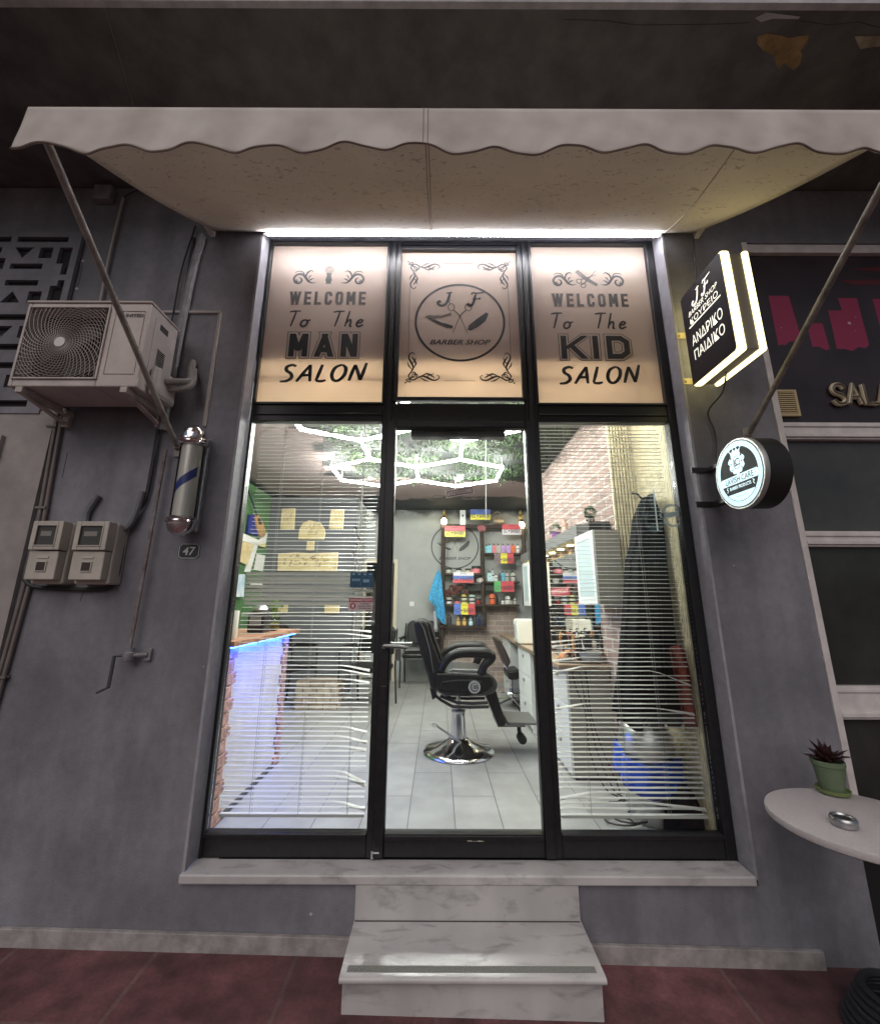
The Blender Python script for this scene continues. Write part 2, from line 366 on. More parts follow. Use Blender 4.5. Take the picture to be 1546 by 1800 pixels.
# ------------------------------------------------------------------ awning
AX0, AX1, BY, BZ = -1.472, 1.735, -1.30, 3.222
t = thing('awning', 'off-white scalloped canvas awning stained underneath over the shop window', 'awning', (0, -.7, 3.2))
wl, wr = P(375, 410, WALLY - .03), P(1215, 410, WALLY - .03); ZW = wl.z + .004
def cano(a, c):
    x = (wl.x + (wr.x - wl.x) * a) * (1 - c) + (AX0 + (AX1 - AX0) * a) * c
    return (x, WALLY - .03 + (BY - WALLY + .03) * c, ZW + (BZ - .005 - ZW) * c - .035 * math.sin(math.pi * c) + .006 * math.sin(a * 40) * math.sin(math.pi * c))
b = MB(); b.grid(cano, 60, 16); b.build('canopy', canvas, t, smooth=True, solid=.003)
SC = .2565; ph = P(743, 280, BY).x
def val(a, c):
    x = AX0 + (AX1 - AX0) * a; k = math.cos(2 * math.pi * (x - ph) / SC)
    drop = .200 - .0145 * k + .006 * math.sin(x * 5)
    wav = .007 * c * c * (math.sin(x * 24.5 + 1) + .9 * math.sin(x * 9.1)) + .002 * c * math.sin(x * 60 + 6 * c)
    return (x, BY - .022 - .01 * c + wav, BZ + .012 - drop * c)
b = MB(); b.grid(val, 260, 12)
canvas_v = translucent('plain off white canvas', (.72, .66, .62), (.5, .45, .38), .12, bscale=4.5); canvas_v.node_tree.nodes['Color Ramp'].color_ramp.elements[0].color = (.52, .46, .42, 1); canvas_v.node_tree.nodes['Principled BSDF'].inputs['Roughness'].default_value = .8
valance = b.build('valance', canvas_v, t, smooth=True, solid=.003)
hem = MB(); hem.tube([Vector(val(i / 260, 1)) + Vector((0, -.003, .001)) for i in range(261)], .0035, 5); hem.build('hem', M('brown binding', (.2, .15, .12), .8), valance)
b = MB()
for x in (ph - .008, ph + .008): b.tube([Vector(val((x - AX0) / (AX1 - AX0), c / 10)) + Vector((0, -.003, 0)) for c in range(11)], .0016, 4)
b.build('seam', M('seam thread', (.34, .29, .26), .9), valance)
seamm = M('canopy seam', (.36, .31, .25), .9)
for (u0, v0), (u1, v1) in (((743, 275), (752, 409)), ((748, 275), (756, 409)), ((1296, 292), (1158, 405))):
    a0 = (P(u0, v0, BY + .1).x - AX0) / (AX1 - AX0); a1 = (P(u1, v1, WALLY).x - wl.x) / (wr.x - wl.x)
    b = MB(); b.tube([Vector(cano(a0 + (a1 - a0) * (1 - c / 12), c / 12)) + Vector((0, -.002, -.004)) for c in range(13)], .003, 5); b.build('canopy_seam', seamm, t)
armm = M('grey painted steel tube', (.27, .25, .225), .5, var=.35, scale=12)
b = MB(); b.tube([(AX0 + .005, BY, BZ - .012), (AX1 - .005, BY, BZ - .012)], .021, 12); b.build('front_bar', armm, t)
b = MB(); b.tube([(wl.x - .02, WALLY - .05, ZW + .03), (wr.x + .02, WALLY - .05, ZW + .03)], .035, 14); b.build('roller', armm, t)
pl_, pr_ = P(310, 787, WALLY - .03), P(1316, 757, WALLY - .03)
for x, p in ((AX0 + .02, pl_), (AX1 - .02, pr_)):
    b = MB(); b.tube([(x, BY, BZ - .015), (p.x, p.y, p.z)], .0145, 10); a = b.build('arm', armm, t, smooth=True)
    b = MB(); b.tube([p, p + Vector((0, .028, -.012))], .019, 10); b.box(p.x - .02, p.x + .02, WALLY - .014, WALLY - .001, p.z - .06, p.z + .04); b.build('pivot_bracket', armm, a)
for x in (wl.x - .03, wr.x + .03):
    b = MB(); b.box(x - .018, x + .018, WALLY - .1, WALLY - .001, ZW - .02, ZW + .075); b.build('wall_bracket', whitemetal, t, bevel=.004)
# crank drive
t = thing('awning_crank', 'grey awning crank rod with gearbox and hanging handle on the left wall', 'crank', P(228, 1155, WALLY - .04))
p0, p1 = P(291, 795, WALLY - .045), P(229.5, 1150, WALLY - .045)
b = MB(); b.tube([p0, p1], .0095, 8); b.build('rod', M('peeling grey rod', (.26, .24, .24), .5, col2=(.12, .08, .07), scale=20), t)
q = P(229, 1156, WALLY - .045)
b = MB(); b.lathe([(.022, -.032), (.028, -.025), (.028, .012), (.02, .018), (.02, .035)], q, 'z', 12); b.tube([q + Vector((.02, .0, 0)), q + Vector((.075, .025, 0))], .011, 8); b.box(q.x + .06, q.x + .092, WALLY - .02, WALLY - .001, q.z - .028, q.z + .028)
b.build('gearbox', greym, t, smooth=True)
b = MB(); h0 = P(203, 1158, WALLY - .06); b.tube([q, h0, P(193, 1212, WALLY - .08)], .009, 8); b.tube([P(195, 1212, WALLY - .075), P(172, 1223, WALLY - .12)], .0055, 8)
b.build('handle', M('dark worn handle', (.06, .055, .06), .5), t)

# ------------------------------------------------------------------ LED strip above the window
t = thing('led_strip', 'white LED light strip under the awning along the top of the window', 'light strip', (0.15, -.05, ZT - .02))
b = MB(); b.box(-1.16, 1.46, -.136, -.1125, 3.873, 3.884); b.build('channel', whitemetal, t)
b = MB(); b.box(-1.16, 1.46, -.1365, -.1115, 3.8845, 3.92); b.build('batten', greym, t)
b = MB(); nled = 104
for i in range(nled):
    x = -1.13 + i * 2.56 / (nled - 1); b.box(x - .006, x + .006, -.131, -.117, 3.8665, 3.8725)
o = b.build('led', EM('led white', (.92, .93, 1), 150), t); o['kind'] = 'stuff'

# ------------------------------------------------------------------ shopfront
t = thing('shopfront', 'black framed glazed shopfront with beige lettered transom panels above the door', 'shopfront', (.15, 0, .30))
sf = t
FX0, FX1 = -1.168, 1.466; FT, FB = 3.945, .303
PX_ = ((-1.146, -.357), (-.262, .524), (.620, 1.408))
def ring(b, x0, x1, z0, z1, wdt, y0, y1):           # rectangular moulding
    b.box(x0 - wdt, x0, y0, y1, z0 - wdt, z1 + wdt); b.box(x1, x1 + wdt, y0, y1, z0 - wdt, z1 + wdt)
    b.box(x0, x1, y0, y1, z1, z1 + wdt); b.box(x0, x1, y0, y1, z0 - wdt, z0)
b = MB()
b.box(FX0, PX_[0][0] - .006, -.002, .058, FB, FT); b.box(PX_[2][1] + .006, FX1, -.002, .058, FB, FT)
for xa, xb in ((PX_[0][1] + .006, PX_[1][0] - .006), (PX_[1][1] + .006, PX_[2][0] - .006)):
    b.box(xa, xb, 0, .056, FB + .001, FT - .001); b.box(xa + .03, xb - .03, -.014, -.001, FB + .02, FT - .02)
for xa, xb in PX_:
    b.box(xa - .005, xb + .005, .001, .055, 2.602, 2.722); b.box(xa - .005, xb + .005, .001, .055, 3.915, FT - .002)
for xa, xb in (PX_[0], PX_[2]):
    b.box(xa - .005, xb + .005, .001, .055, FB + .002, .408)
    b.box(xa - .005, xb + .005, -.012, .0, .392, .411)                     # bottom bead
    b.box(xa, xb, -.008, .0, 2.640, 2.652)
b.build('frame', blackfr, t, bevel=.003)
def scroll(b, fr, cx, cy, k, m):        # leafy scroll, mirrored by m
    T = lambda pts: [(cx + m * x * k, cy + y * k) for x, y in pts]
    b.stroke(fr, T([(.46, -.30), (.30, -.34), (.12, -.26), (-.02, -.06), (-.18, .10), (-.40, .08), (-.52, -.10), (-.46, -.30), (-.30, -.36), (-.18, -.24), (-.22, -.10), (-.32, -.08)]), [.01 * k, .05 * k, .09 * k, .11 * k, .11 * k, .10 * k, .10 * k, .10 * k, .09 * k, .08 * k, .06 * k, .02 * k])
    b.stroke(fr, T([(.02, -.20), (.0, .04), (.08, .22), (.22, .30), (.30, .22)]), [.02 * k, .07 * k, .08 * k, .05 * k, .02 * k])
    b.stroke(fr, T([(-.02, -.02), (-.16, .22), (-.38, .26), (-.50, .16)]), [.02 * k, .05 * k, .04 * k, .01 * k])
    b.stroke(fr, T([(.12, -.14), (.16, .0), (.26, .06)]), [.02 * k, .06 * k, .01 * k])
    b.stroke(fr, T([(.10, -.26), (.22, -.16), (.36, -.10)]), [.02 * k, .07 * k, .01 * k])
    b.stroke(fr, T([(-.36, -.16), (-.42, -.22), (-.36, -.28), (-.30, -.22)]), [.03 * k, .05 * k, .05 * k, .02 * k])
def corner(b, fr, cx, cy, k, mx, my):   # corner flourish of the middle panel
    T = lambda pts: [(cx + mx * x * k, cy + my * y * k) for x, y in pts]
    for sw in (0, 1):
        f = (lambda q: [(-y, -x) for x, y in q]) if sw else (lambda q: q)
        b.stroke(fr, T(f([(.04, -.10), (.16, -.02), (.30, -.10), (.46, -.16), (.62, -.10), (.78, -.02), (.92, -.04), (.98, -.14), (.90, -.20)])), [.01 * k, .05 * k, .045 * k, .06 * k, .07 * k, .05 * k, .04 * k, .03 * k, .02 * k])
        b.stroke(fr, T(f([(.36, -.14), (.52, -.02), (.66, .02)])), [.01 * k, .05 * k, .01 * k])
        b.stroke(fr, T(f([(.44, -.18), (.60, -.24), (.76, -.16), (.84, -.10)])), [.01 * k, .06 * k, .05 * k, .01 * k])
        b.stroke(fr, T(f([(.10, -.16), (.22, -.24), (.30, -.18), (.24, -.12)])), [.02 * k, .045 * k, .04 * k, .02 * k])
        b.stroke(fr, T(f([(.56, -.10), (.68, -.20), (.82, -.24)])), [.01 * k, .045 * k, .01 * k])
    b.stroke(fr, T([(-.02, .02), (.08, .04), (.06, -.06), (-.04, -.04)]), .035 * k, True)
    b.stroke(fr, T([(.0, -.0), (.12, -.12), (.20, -.14)]), [.02 * k, .06 * k, .02 * k])
    b.disc(fr, cx - mx * .07 * k, cy + my * .07 * k, .03 * k, n=8)
JPTS = [(.62, .96), (.74, .92), (.88, .97), (1.0, .96)], [(.86, .94), (.80, .70), (.70, .36), (.56, .10), (.34, .0), (.14, .06), (.08, .22), (.18, .32), (.28, .24)]
FPTS = [(.22, .80), (.30, .96), (.55, .93), (.85, .97), (1.08, 1.0)], [(.52, .93), (.44, .62), (.36, .30), (.24, .05), (.08, .0), (.0, .10), (.08, .18)], [(.28, .50), (.48, .50), (.74, .54)], [(.74, .64), (.75, .53), (.70, .43)]
def initials(b, fr, x, y, w, h, strokes, pen):
    for i, s_ in enumerate(strokes): b.stroke(fr, [(x + p * w, y + q * h) for p, q in s_], [pen * .5] + [pen * (1.1 if i == 1 else .7)] * (len(s_) - 2) + [pen * .5])
def scissors(b, fr, cx, cy, k, th=.010):
    for m in (-1, 1):
        b.poly(fr, [(cx + m * .012 * k, cy + .02 * k), (cx - m * .03 * k, cy + .0 * k), (cx - m * .26 * k, cy - .62 * k), (cx - m * .20 * k, cy - .52 * k)] if m > 0 else [(cx - m * .03 * k, cy), (cx + m * .012 * k, cy + .02 * k), (cx - m * .20 * k, cy - .52 * k), (cx - m * .26 * k, cy - .62 * k)])
        b.stroke(fr, [(cx - m * .02 * k, cy), (cx + m * .08 * k, cy + .14 * k), (cx + m * .2 * k, cy + .26 * k)], th * 1.4)
        ex, ey = cx + m * .27 * k, cy + .36 * k
        b.stroke(fr, [(ex + .10 * k * math.cos(g), ey + .13 * k * math.sin(g)) for g in [i * math.pi / 6 for i in range(12)]], th, True, 2)
    b.stroke(fr, [(cx - .30 * k, cy + .48 * k), (cx - .34 * k, cy + .56 * k), (cx - .27 * k, cy + .64 * k)], [th, th * .7, th * .3])
def logo(fr, k, parent, full=True, inkm=None, greyink=None, ell=1.0):
    """round shop emblem: J F, scissors, razor and comb in a ring; k = ring radius"""
    b = MB(); n = 64
    b.stroke(fr, [(k * math.cos(2 * math.pi * i / n), k * ell * math.sin(2 * math.pi * i / n)) for i in range(n)], k * .052, True, 1)
    if full:
        initials(b, fr, -.53 * k, .42 * k, .36 * k, .36 * k, JPTS, k * .055); initials(b, fr, .19 * k, .42 * k, .36 * k, .36 * k, FPTS, k * .055)
    b.poly(fr, [(-.74 * k, .10 * k), (-.64 * k, .10 * k), (-.42 * k, -.02 * k), (-.16 * k, -.10 * k), (-.17 * k, -.17 * k), (-.30 * k, -.16 * k), (-.50 * k, -.06 * k)])
    b.poly(fr, [(.17 * k, -.20 * k), (.20 * k, -.09 * k), (.40 * k, .09 * k), (.60 * k, .25 * k), (.65 * k, .20 * k), (.58 * k, .02 * k), (.40 * k, -.14 * k), (.24 * k, -.22 * k)])
    textmesh(b, fr, 'BARBER SHOP', w=1.36 * k, h=.125 * k, shear=.32, bold=.018, cy=-.52 * k)
    b.build('emblem', inkm or ink, parent)
    b = MB(); scissors(b, fr, 0, .12 * k, .72 * k, .022 * k)
    b.poly(fr, [(-.80 * k, .12 * k), (-.72 * k, .16 * k), (-.40 * k, .16 * k), (-.20 * k, .24 * k), (-.19 * k, .17 * k), (-.42 * k, .10 * k), (-.68 * k, .08 * k)])
    b.build('emblem_tools', greyink or ink2, parent)
def script_word(b, fr, word, x, y, k, pen):
    G = {'T': (.62, [[(.0, .92), (.25, .97), (.62, .98)], [(.36, .96), (.30, .5), (.22, .0)]]),
         'o': (.50, [[(.28, .42), (.10, .36), (.02, .16), (.12, .0), (.30, .06), (.36, .26), (.28, .42), (.34, .36), (.52, .42)]]),
         'h': (.50, [[(.16, 1.0), (.10, .5), (.04, .0)], [(.06, .18), (.18, .38), (.30, .42), (.32, .2), (.32, .02), (.42, .02)]]),
         'e': (.46, [[(.06, .22), (.26, .26), (.34, .38), (.22, .44), (.08, .3), (.06, .1), (.18, .0), (.42, .12)]]),
         'S': (.58, [[(.54, .92), (.36, 1.0), (.16, .9), (.18, .68), (.38, .5), (.46, .26), (.30, .06), (.02, .02)]]),
         'A': (.64, [[(.0, .0), (.20, .5), (.42, 1.0)], [(.42, 1.0), (.48, .5), (.56, .0)], [(.14, .34), (.32, .38), (.56, .36)]]),
         'L': (.46, [[(.16, 1.0), (.10, .5), (.04, .04)], [(.04, .04), (.24, .0), (.44, .06)]]),
         'O': (.66, [[(.40, .98), (.14, .80), (.06, .4), (.18, .06), (.40, .04), (.58, .36), (.58, .76), (.40, .98)]]),
         'N': (.66, [[(.04, .0), (.10, .5), (.16, .96)], [(.16, .96), (.34, .5), (.50, .02)], [(.50, .02), (.56, .5), (.62, 1.06)]]), ' ': (.42, [])}
    for c in word:
        w, ss = G[c]
        for s_ in ss: b.stroke(fr, [(x + (p + .12 * q) * k, y + q * k) for p, q in s_], [pen * .75] + [pen] * (len(s_) - 2) + [pen * .7])
        x += (w + .12) * k
    return x
BL = {'W': (1.2, 'p 0 1 .3 0,p .3 0 .6 1,p .6 1 .9 0,p .9 0 1.2 1'), 'E': (.58, 'v 0,h 0 .58 0,h 0 .58 1,h 0 .52 .5'), 'L': (.56, 'v 0,h 0 .56 0'), 'C': (.66, 's .66 .70 .66 .86 .52 1 .14 1 0 .86 0 .14 .14 0 .52 0 .66 .14 .66 .30'),
      'O': (.68, 'c .14 1 .54 1 .68 .86 .68 .14 .54 0 .14 0 0 .14 0 .86'), 'M': (.86, 'v 0,v .86,p 0 1 .43 .22,p .86 1 .43 .22'), 'A': (.80, 'p .40 1 0 0,p .40 1 .80 0,h .2 .6 .24'), 'N': (.72, 'v 0,v .72,p 0 1 .72 0'),
      'K': (.74, 'v 0,p .74 1 .06 .40,p .30 .60 .74 0'), 'I': (.0, 'v 0'), 'D': (.72, 'c 0 1 .48 1 .72 .78 .72 .22 .48 0 0 0')}
def blockword(b, fr, word, x0, x1, zc, h, pen, gap, ext=0, dy=0):
    n = sum(BL[c][0] for c in word); hh = h - pen; kx = (x1 - x0 - pen * len(word) - gap * (len(word) - 1)) / n; x = x0 + pen / 2; w2 = pen / 2 + ext
    for c in word:
        for j, sg in enumerate(BL[c][1].split(',')):
            q = sg.split(); k, a = q[0], [float(i) for i in q[1:]]; X = lambda u: x + u * kx; Z_ = lambda v: zc - hh / 2 + v * hh
            f = lambda u, v, j=j: fr(u, v) + Vector((0, -dy - .00008 * j, 0))
            if k == 'v': b.poly(f, [(X(a[0]) - w2, zc - h / 2 - ext), (X(a[0]) + w2, zc - h / 2 - ext), (X(a[0]) + w2, zc + h / 2 + ext), (X(a[0]) - w2, zc + h / 2 + ext)])
            elif k == 'h': b.poly(f, [(X(a[0]) - (w2 if c != 'A' else 0), Z_(a[2]) - w2), (X(a[1]) + ext + (pen / 2 if c != 'A' else 0), Z_(a[2]) - w2), (X(a[1]) + ext + (pen / 2 if c != 'A' else 0), Z_(a[2]) + w2), (X(a[0]) - (w2 if c != 'A' else 0), Z_(a[2]) + w2)])
            elif k == 'p':
                xa, ya, xb, yb = X(a[0]), Z_(a[1]), X(a[2]), Z_(a[3]); ex = lambda v: (pen / 2 + ext) * (1 if v > .9 else -1 if v < .1 else .3 * (1 if v > .5 else -1) if c != 'K' else 0)
                m_ = (xb - xa) / (yb - ya); za, zb = ya + ex(a[1]), yb + ex(a[3]); pw = w2 * min(1.25, math.sqrt(1 + m_ * m_)); xa += m_ * (za - ya); xb += m_ * (zb - yb)
                if c in 'MN':
                    xa = X(a[0]) + (1 if a[0] < .5 else -1) * (pw - w2); xb = X(a[2]) - ((pw - w2) if c == 'N' else 0)
                b.poly(f, [(xa - pw, za), (xa + pw, za), (xb + pw, zb), (xb - pw, zb)])
            else: b.stroke(f, [(X(a[i]), Z_(a[i + 1])) for i in range(0, len(a), 2)], pen + 2 * ext, k == 'c', 1)
        x += BL[c][0] * kx + pen + gap
def swidth(word, k):
    return script_word(MB(), frame((0, 0, 0)), word, 0, 0, k, .001) - .12 * k
for i, (xa, xb) in enumerate(PX_):
    za, zb = (2.725, 3.912) if i != 1 else (2.762, 3.864)
    if i == 1: xa, xb = xa + .002, xb - .002
    b = MB(); b.box(xa - .004, xb + .004, .022, .027, za - .002, zb + .002)
    pan = b.build('transom_panel', film, t); pan['label'] = ('beige frosted panel reading WELCOME To The MAN SALON', 'beige frosted panel with the round JF barber shop emblem', 'beige frosted panel reading WELCOME To The KID SALON')[i]
    b = MB(); ring(b, xa, xb, za, zb, .016 if i != 1 else .026, -.012, .02)
    b.build('bead', blackfr, pan, bevel=.003)
    fr = lambda a, c, dy=0: Vector((a, .0205 - dy, c)); cx = (xa + xb) / 2
    if i == 1:
        lf = frame((cx + .004, .0205, P(806, 565, .02).z)); logo(lf, .292, pan, ell=.98)
        cxs, czs = (P(718, 467, .02).x, P(888, 467, .02).x), (P(800, 463, .02).z, P(800, 669, .02).z)
        for mx in (0, 1):
            for my in (0, 1): b = MB(); corner(b, fr, cxs[mx], czs[my], .205, 1 - 2 * mx, 1 - 2 * my); b.build('corner_flourish', ink, pan)
        xm = (cxs[0] + cxs[1]) / 2
        for z in czs: b = MB(); b.box(xm - .10, xm + .10, .0195, .0212, z - .0012, z + .0012); b.build('border_line', ink2, pan)
        zm = (czs[0] + czs[1]) / 2
        for x in cxs: b = MB(); b.box(x - .0012, x + .0012, .0195, .0212, zm - .25, zm + .25); b.build('border_line', ink2, pan)
    else:
        U = (573, 1034)[i // 2]; px = lambda v: P(U, v, .02)
        cz = px(487).z; c0 = P((575, 1030)[i // 2], 487, .02).x
        for m in (-1, 1): b = MB(); scroll(b, fr, c0 + m * .155, cz, .155, -m); b.build('scroll_ornament', ink, pan)
        b = MB()
        if i == 0:
            b.disc(fr, c0, cz + .055, .034, .030); b.build('brush_bristles', M('pale grey vinyl', (.30, .24, .2), .5, var=.4, scale=60), pan)
            b = MB(); b.poly(fr, [(c0 - .020, cz + .028), (c0 + .020, cz + .028), (c0 + .014, cz + .008), (c0 + .022, cz - .03), (c0 + .014, cz - .05), (c0 + .022, cz - .058), (c0 - .022, cz - .058), (c0 - .014, cz - .05), (c0 - .022, cz - .03), (c0 - .014, cz + .008)]); b.build('brush_handle', ink, pan)
        else:
            for m in (-1, 1): b.stroke(fr, [(c0 + .06, cz + .03 + .035 * (m > 0)), (c0 - .02, cz - .015 - .015 * m), (c0 - .05, cz - .03 - .02 * m)], [.003, .009, .006])
            for dx, dz in ((-.062, -.022), (-.036, -.056)): b.stroke(fr, [(c0 + dx + .017 * math.cos(g), cz + dz + .017 * math.sin(g)) for g in [j * math.pi / 5 for j in range(10)]], .006, True, 2)
            b.poly(fr, [(c0 - .085, cz + .05), (c0 - .062, cz + .07), (c0 - .01, cz + .012), (c0 + .066, cz - .046), (c0 + .052, cz - .064), (c0 - .03, cz - .008)]); b.build('comb_and_scissors', ink2, pan)
        c1 = P(U, 525, .02); wl0, wl1 = P(U - 66, 525, .02).x, P(U + 66, 525, .02).x
        b = MB(); blockword(b, fr, 'WELCOME', wl0 - .002, wl1 + .002, c1.z - .002, .100, .016, .026, .0025); b.build('lettering_shadow', M('soft brown vinyl', (.20, .155, .125), .5), pan)
        b = MB(); blockword(b, fr, 'WELCOME', wl0, wl1, c1.z, .095, .0145, .0275, 0, .0004); b.build('lettering', M('brown black vinyl', (.028, .022, .02), .5), pan)
        b = MB(); k = .118; wd = P(U + 64, 563, .02).x - P(U - 71, 563, .02).x
        s0 = swidth('To  The', k); hw0 = lambda a, c: fr(P(U - 71, 563, .02).x + a * wd / s0, c); xn = script_word(b, hw0, 'To  ', 0, P(U, 575, .02).z, k, .0135); b.build('handwriting', ink, pan); b = MB(); script_word(b, hw0, 'The', xn, P(U, 575, .02).z, k, .0135); b.build('handwriting', ink, pan); b = MB()
        k = .118; wd = P((638, 1120)[i // 2], 661, .02).x - P((490, 980)[i // 2], 661, .02).x; s0 = swidth('SALON', k)
        xs = P((490, 980)[i // 2], 661, .02).x; zz = P(U, 673, .02).z
        script_word(b, lambda a, c: fr(xs + a * wd / s0, c + (a * .03)), 'SALON', 0, zz, k, .019)
        b.build('handwriting', ink, pan)
        word = ('MAN', 'KID')[i // 2]; U2 = (566, 1044)[i // 2]; ca = P(U2, 608, .02); wd = P(U2 + 64, 608, .02).x - P(U2 - 64, 608, .02).x
        for dy, ex, mm, nm in ((.0002, .0155, ink, 'word_outline'), (.0006, .0115, film, 'word_gap'), (.0010, 0, ink, 'word')):
            b = MB(); blockword(b, fr, word, ca.x - wd / 2 + .014, ca.x + wd / 2 - .014, ca.z, .168, .036, .050 if i == 0 else .054, ex, dy); b.build(nm, mm, pan)
for i in (0, 2):
    xa, xb = PX_[i]; b = MB(); b.box(xa - .003, xb + .003, .024, .028, .405, 2.605)
    o = b.build('window_pane', pane_glass, t)
b = MB(); b.box(FX0 + .1, FX1 - .1, -.03, .055, ZB - .004, FB - .0005); b.build('threshold', blackfr, t)
# door leaf
xa, xb = PX_[1]; DT, DB = 2.556, .410
b = MB(); b.box(xa - .004, xa + .0, -.006, .05, .312, 2.60); b.box(xb, xb + .004, -.006, .05, .312, 2.60)
b.box(xa, xb, -.006, .05, DT, 2.60); b.box(xa, xb, -.006, .05, .312, DB)
b.box(xa - .052, xa - .0045, -.022, -.0145, .314, 2.596); b.box(xb + .0045, xb + .052, -.022, -.0145, .314, 2.596)
b.box(xa, xb, -.014, -.0065, .385, .405); b.box(xa, xb, -.012, -.0065, DT + .004, DT + .018)
door = b.build('door', blackfr, t, bevel=.003)
b = MB(); b.box(xa - .002, xb + .002, .02, .025, DB - .003, DT + .003); b.build('door_glass', pane_glass, door)
b = MB(); b.box(P(721, 762, .08).x, P(886, 762, .08).x, .055, .115, P(800, 770, .08).z, P(800, 753, .08).z); b.build('door_closer', M('dark grey closer', (.03, .03, .032), .45), door, bevel=.006)
hp = P(690, 1137, -.05)
b = MB(); b.tube([(xa - .025, -.022, hp.z), (xa - .025, -.062, hp.z)], .011, 10); b.tube([(xa - .028, -.06, hp.z + .004), (xa + .06, -.064, hp.z), (xa + .10, -.06, hp.z - .006)], [.010, .010, .008], 10)
b.tube([(xa - .025, .05, hp.z), (xa - .025, .09, hp.z), (xa + .115, .095, hp.z + .0)], .010, 10); b.box(xa + .02, xa + .05, .085, .10, hp.z - .09, hp.z)
b.build('handle', M('dull handle steel', (.28, .28, .28), .4, .9), door, smooth=True)
b = MB(); b.box(xa - .04, xa - .01, -.025, -.0145, hp.z - .28, hp.z - .2); b.build('lock_plate', blackpl, door, bevel=.003)
b = MB(); b.tube([(xa - .055, -.03, .318), (xa - .055, -.03, .352)], .007, 8); b.box(xa - .054, xa - .02, -.034, -.028, .34, .347); b.build('hinge_pin', chrome, door)
b = MB()
for k in range(9): x = .14 + random.uniform(0, .09); b.box(x, x + random.uniform(.006, .018), -.0155, -.0142, .3835, .3845 + random.uniform(.001, .005))
b.build('paint_chip', M('bare metal chip', (.6, .55, .45), .6), door)

# ------------------------------------------------------------------ sill and steps
b = MB(); b.box(-1.185, 1.462, -.135, -.001, .265, .3035); b.box(-1.165, -.03, -.0005, .04, .27, .2995)
o = b.build('marble_sill', marble, bevel=.006); tag(o, 'long grey marble sill along the foot of the shopfront', 'sill')
t = thing('marble_step', 'white marble entrance step with a grey anti-slip strip', 'step', (.137, -.28, 0))
b = MB(); b.box(-.372, .644, -.130, -.111, .128, .264); b.build('riser', marble, t)
b = MB(); b.box(-.366, .638, -.405, -.14, -.06, .108); b.build('lower_riser', marble, t, bevel=.003)
b = MB(); n = 8
prof = [(-.112, .128), (-.425, .128)] + [(-.425 - .012 * math.sin(g), .116 + .012 * math.cos(g)) for g in [k * math.pi / n for k in range(1, n)]] + [(-.425, .104), (-.112, .104)]
# the tread widens a little towards the street as the photographed one does
poly = [Vector((-.374, y, z)) for y, z in prof]; b.prism(poly, (1.022, 0, 0)); b.build('tread', marble, t, smooth=True)
b = MB(); b.box(-.370, .640, -.1335, -.1305, .1283, .1312); b.build('joint_shade', M('painted shade line', (.07, .062, .058), .9), t)  # dark strip painted as the shadow where riser meets tread
b = MB(); b.box(-.35, .62, -.408, -.378, .1282, .1300); b.build('grip_strip', M('grey grit strip', (.22, .22, .2), .95, var=.3, scale=200), t)
for xa, xb, lab in ((-2.26, -.374, 'weathered marble skirting along the wall foot left of the step'), (.648, 1.715, 'weathered marble skirting along the wall foot right of the step')):
    b = MB(); b.hexa([(xa, -.132, gz(xa) - .02), (xa, -.111, gz(xa) - .02), (xa, -.111, gz(xa) + .068), (xa, -.132, gz(xa) + .068)], [(xb, -.132, gz(xb) - .02), (xb, -.111, gz(xb) - .02), (xb, -.111, gz(xb) + .068), (xb, -.132, gz(xb) + .068)])
    tag(b.build('skirting', marble_old, bevel=.003), lab, 'skirting')

# ------------------------------------------------------------------ left wall: screen block, air conditioner, pipes, meters, barber pole
t = thing('breeze_block_screen', 'grey perforated breeze block screen in the wall behind the air conditioner', 'breeze blocks', (-2.5, -.1, 2.6))
RX, RT, CS = P(124, 470, -.16).x, P(90, 408, -.16).z, .0415
rows = ['..............', '.####.#######.', '..............', '.###.###...#..'[:14], ]
PAT = ['ooooooooooooooooo', 'oxxxxxoxxxxxxxxoo', 'ooooooooooooooooo', 'oxxxxooxxxoxxoxxo', 'oxxooooxxxoxxoxxo', 'oooxxxooooooooxxo', 'oxxxxxoxxxxxoooxo', 'oxxxxooooooooooxo',
       'ooooooooooooooooo', 'oxxxxxoxxxxxoooxo', 'oooxxxooooooooxxo', 'oxxooooxxxoxxoxxo', 'oxxxxooxxxoxxoxxo', 'ooooooooooooooooo']
TRI = {3: 'v', 11: '^'}
b = MB(); nc, nr = 17, 31; Y0, Y1 = WALLY - .032, WALLY - .006
for r in range(nr):
    c = 0; line = PAT[r % 14][::-1]
    while c < nc:
        if line[c] == 'o':
            c0 = c
            while c < nc and line[c] == 'o': c += 1
            b.box(RX - c * CS, RX - c0 * CS, Y0, Y1, RT - (r + 1) * CS, RT - r * CS)
        else: c += 1
    if r % 14 in TRI:
        k = 7; x1, x0 = RX - k * CS, RX - (k + 3) * CS; xm = (x0 + x1) / 2; zt, zb = RT - r * CS, RT - (r + 2) * CS
        if TRI[r % 14] == '^': zt, zb = zb, zt
        b.prism([(x0, Y0, zt), (x0, Y0, zb), (xm, Y0, zb)], (0, Y1 - Y0, 0)); b.prism([(x1, Y0, zt), (x1, Y0, zb), (xm, Y0, zb)], (0, Y1 - Y0, 0))
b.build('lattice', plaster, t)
b = MB(); b.box(RX - nc * CS, RX, WALLY - .005, WALLY - .001, RT - nr * CS, RT); b.build('dark_hole_sheet', M('painted hole shade', (.02, .018, .019), .95), t)  # near-black sheet painted as the shade inside the block holes

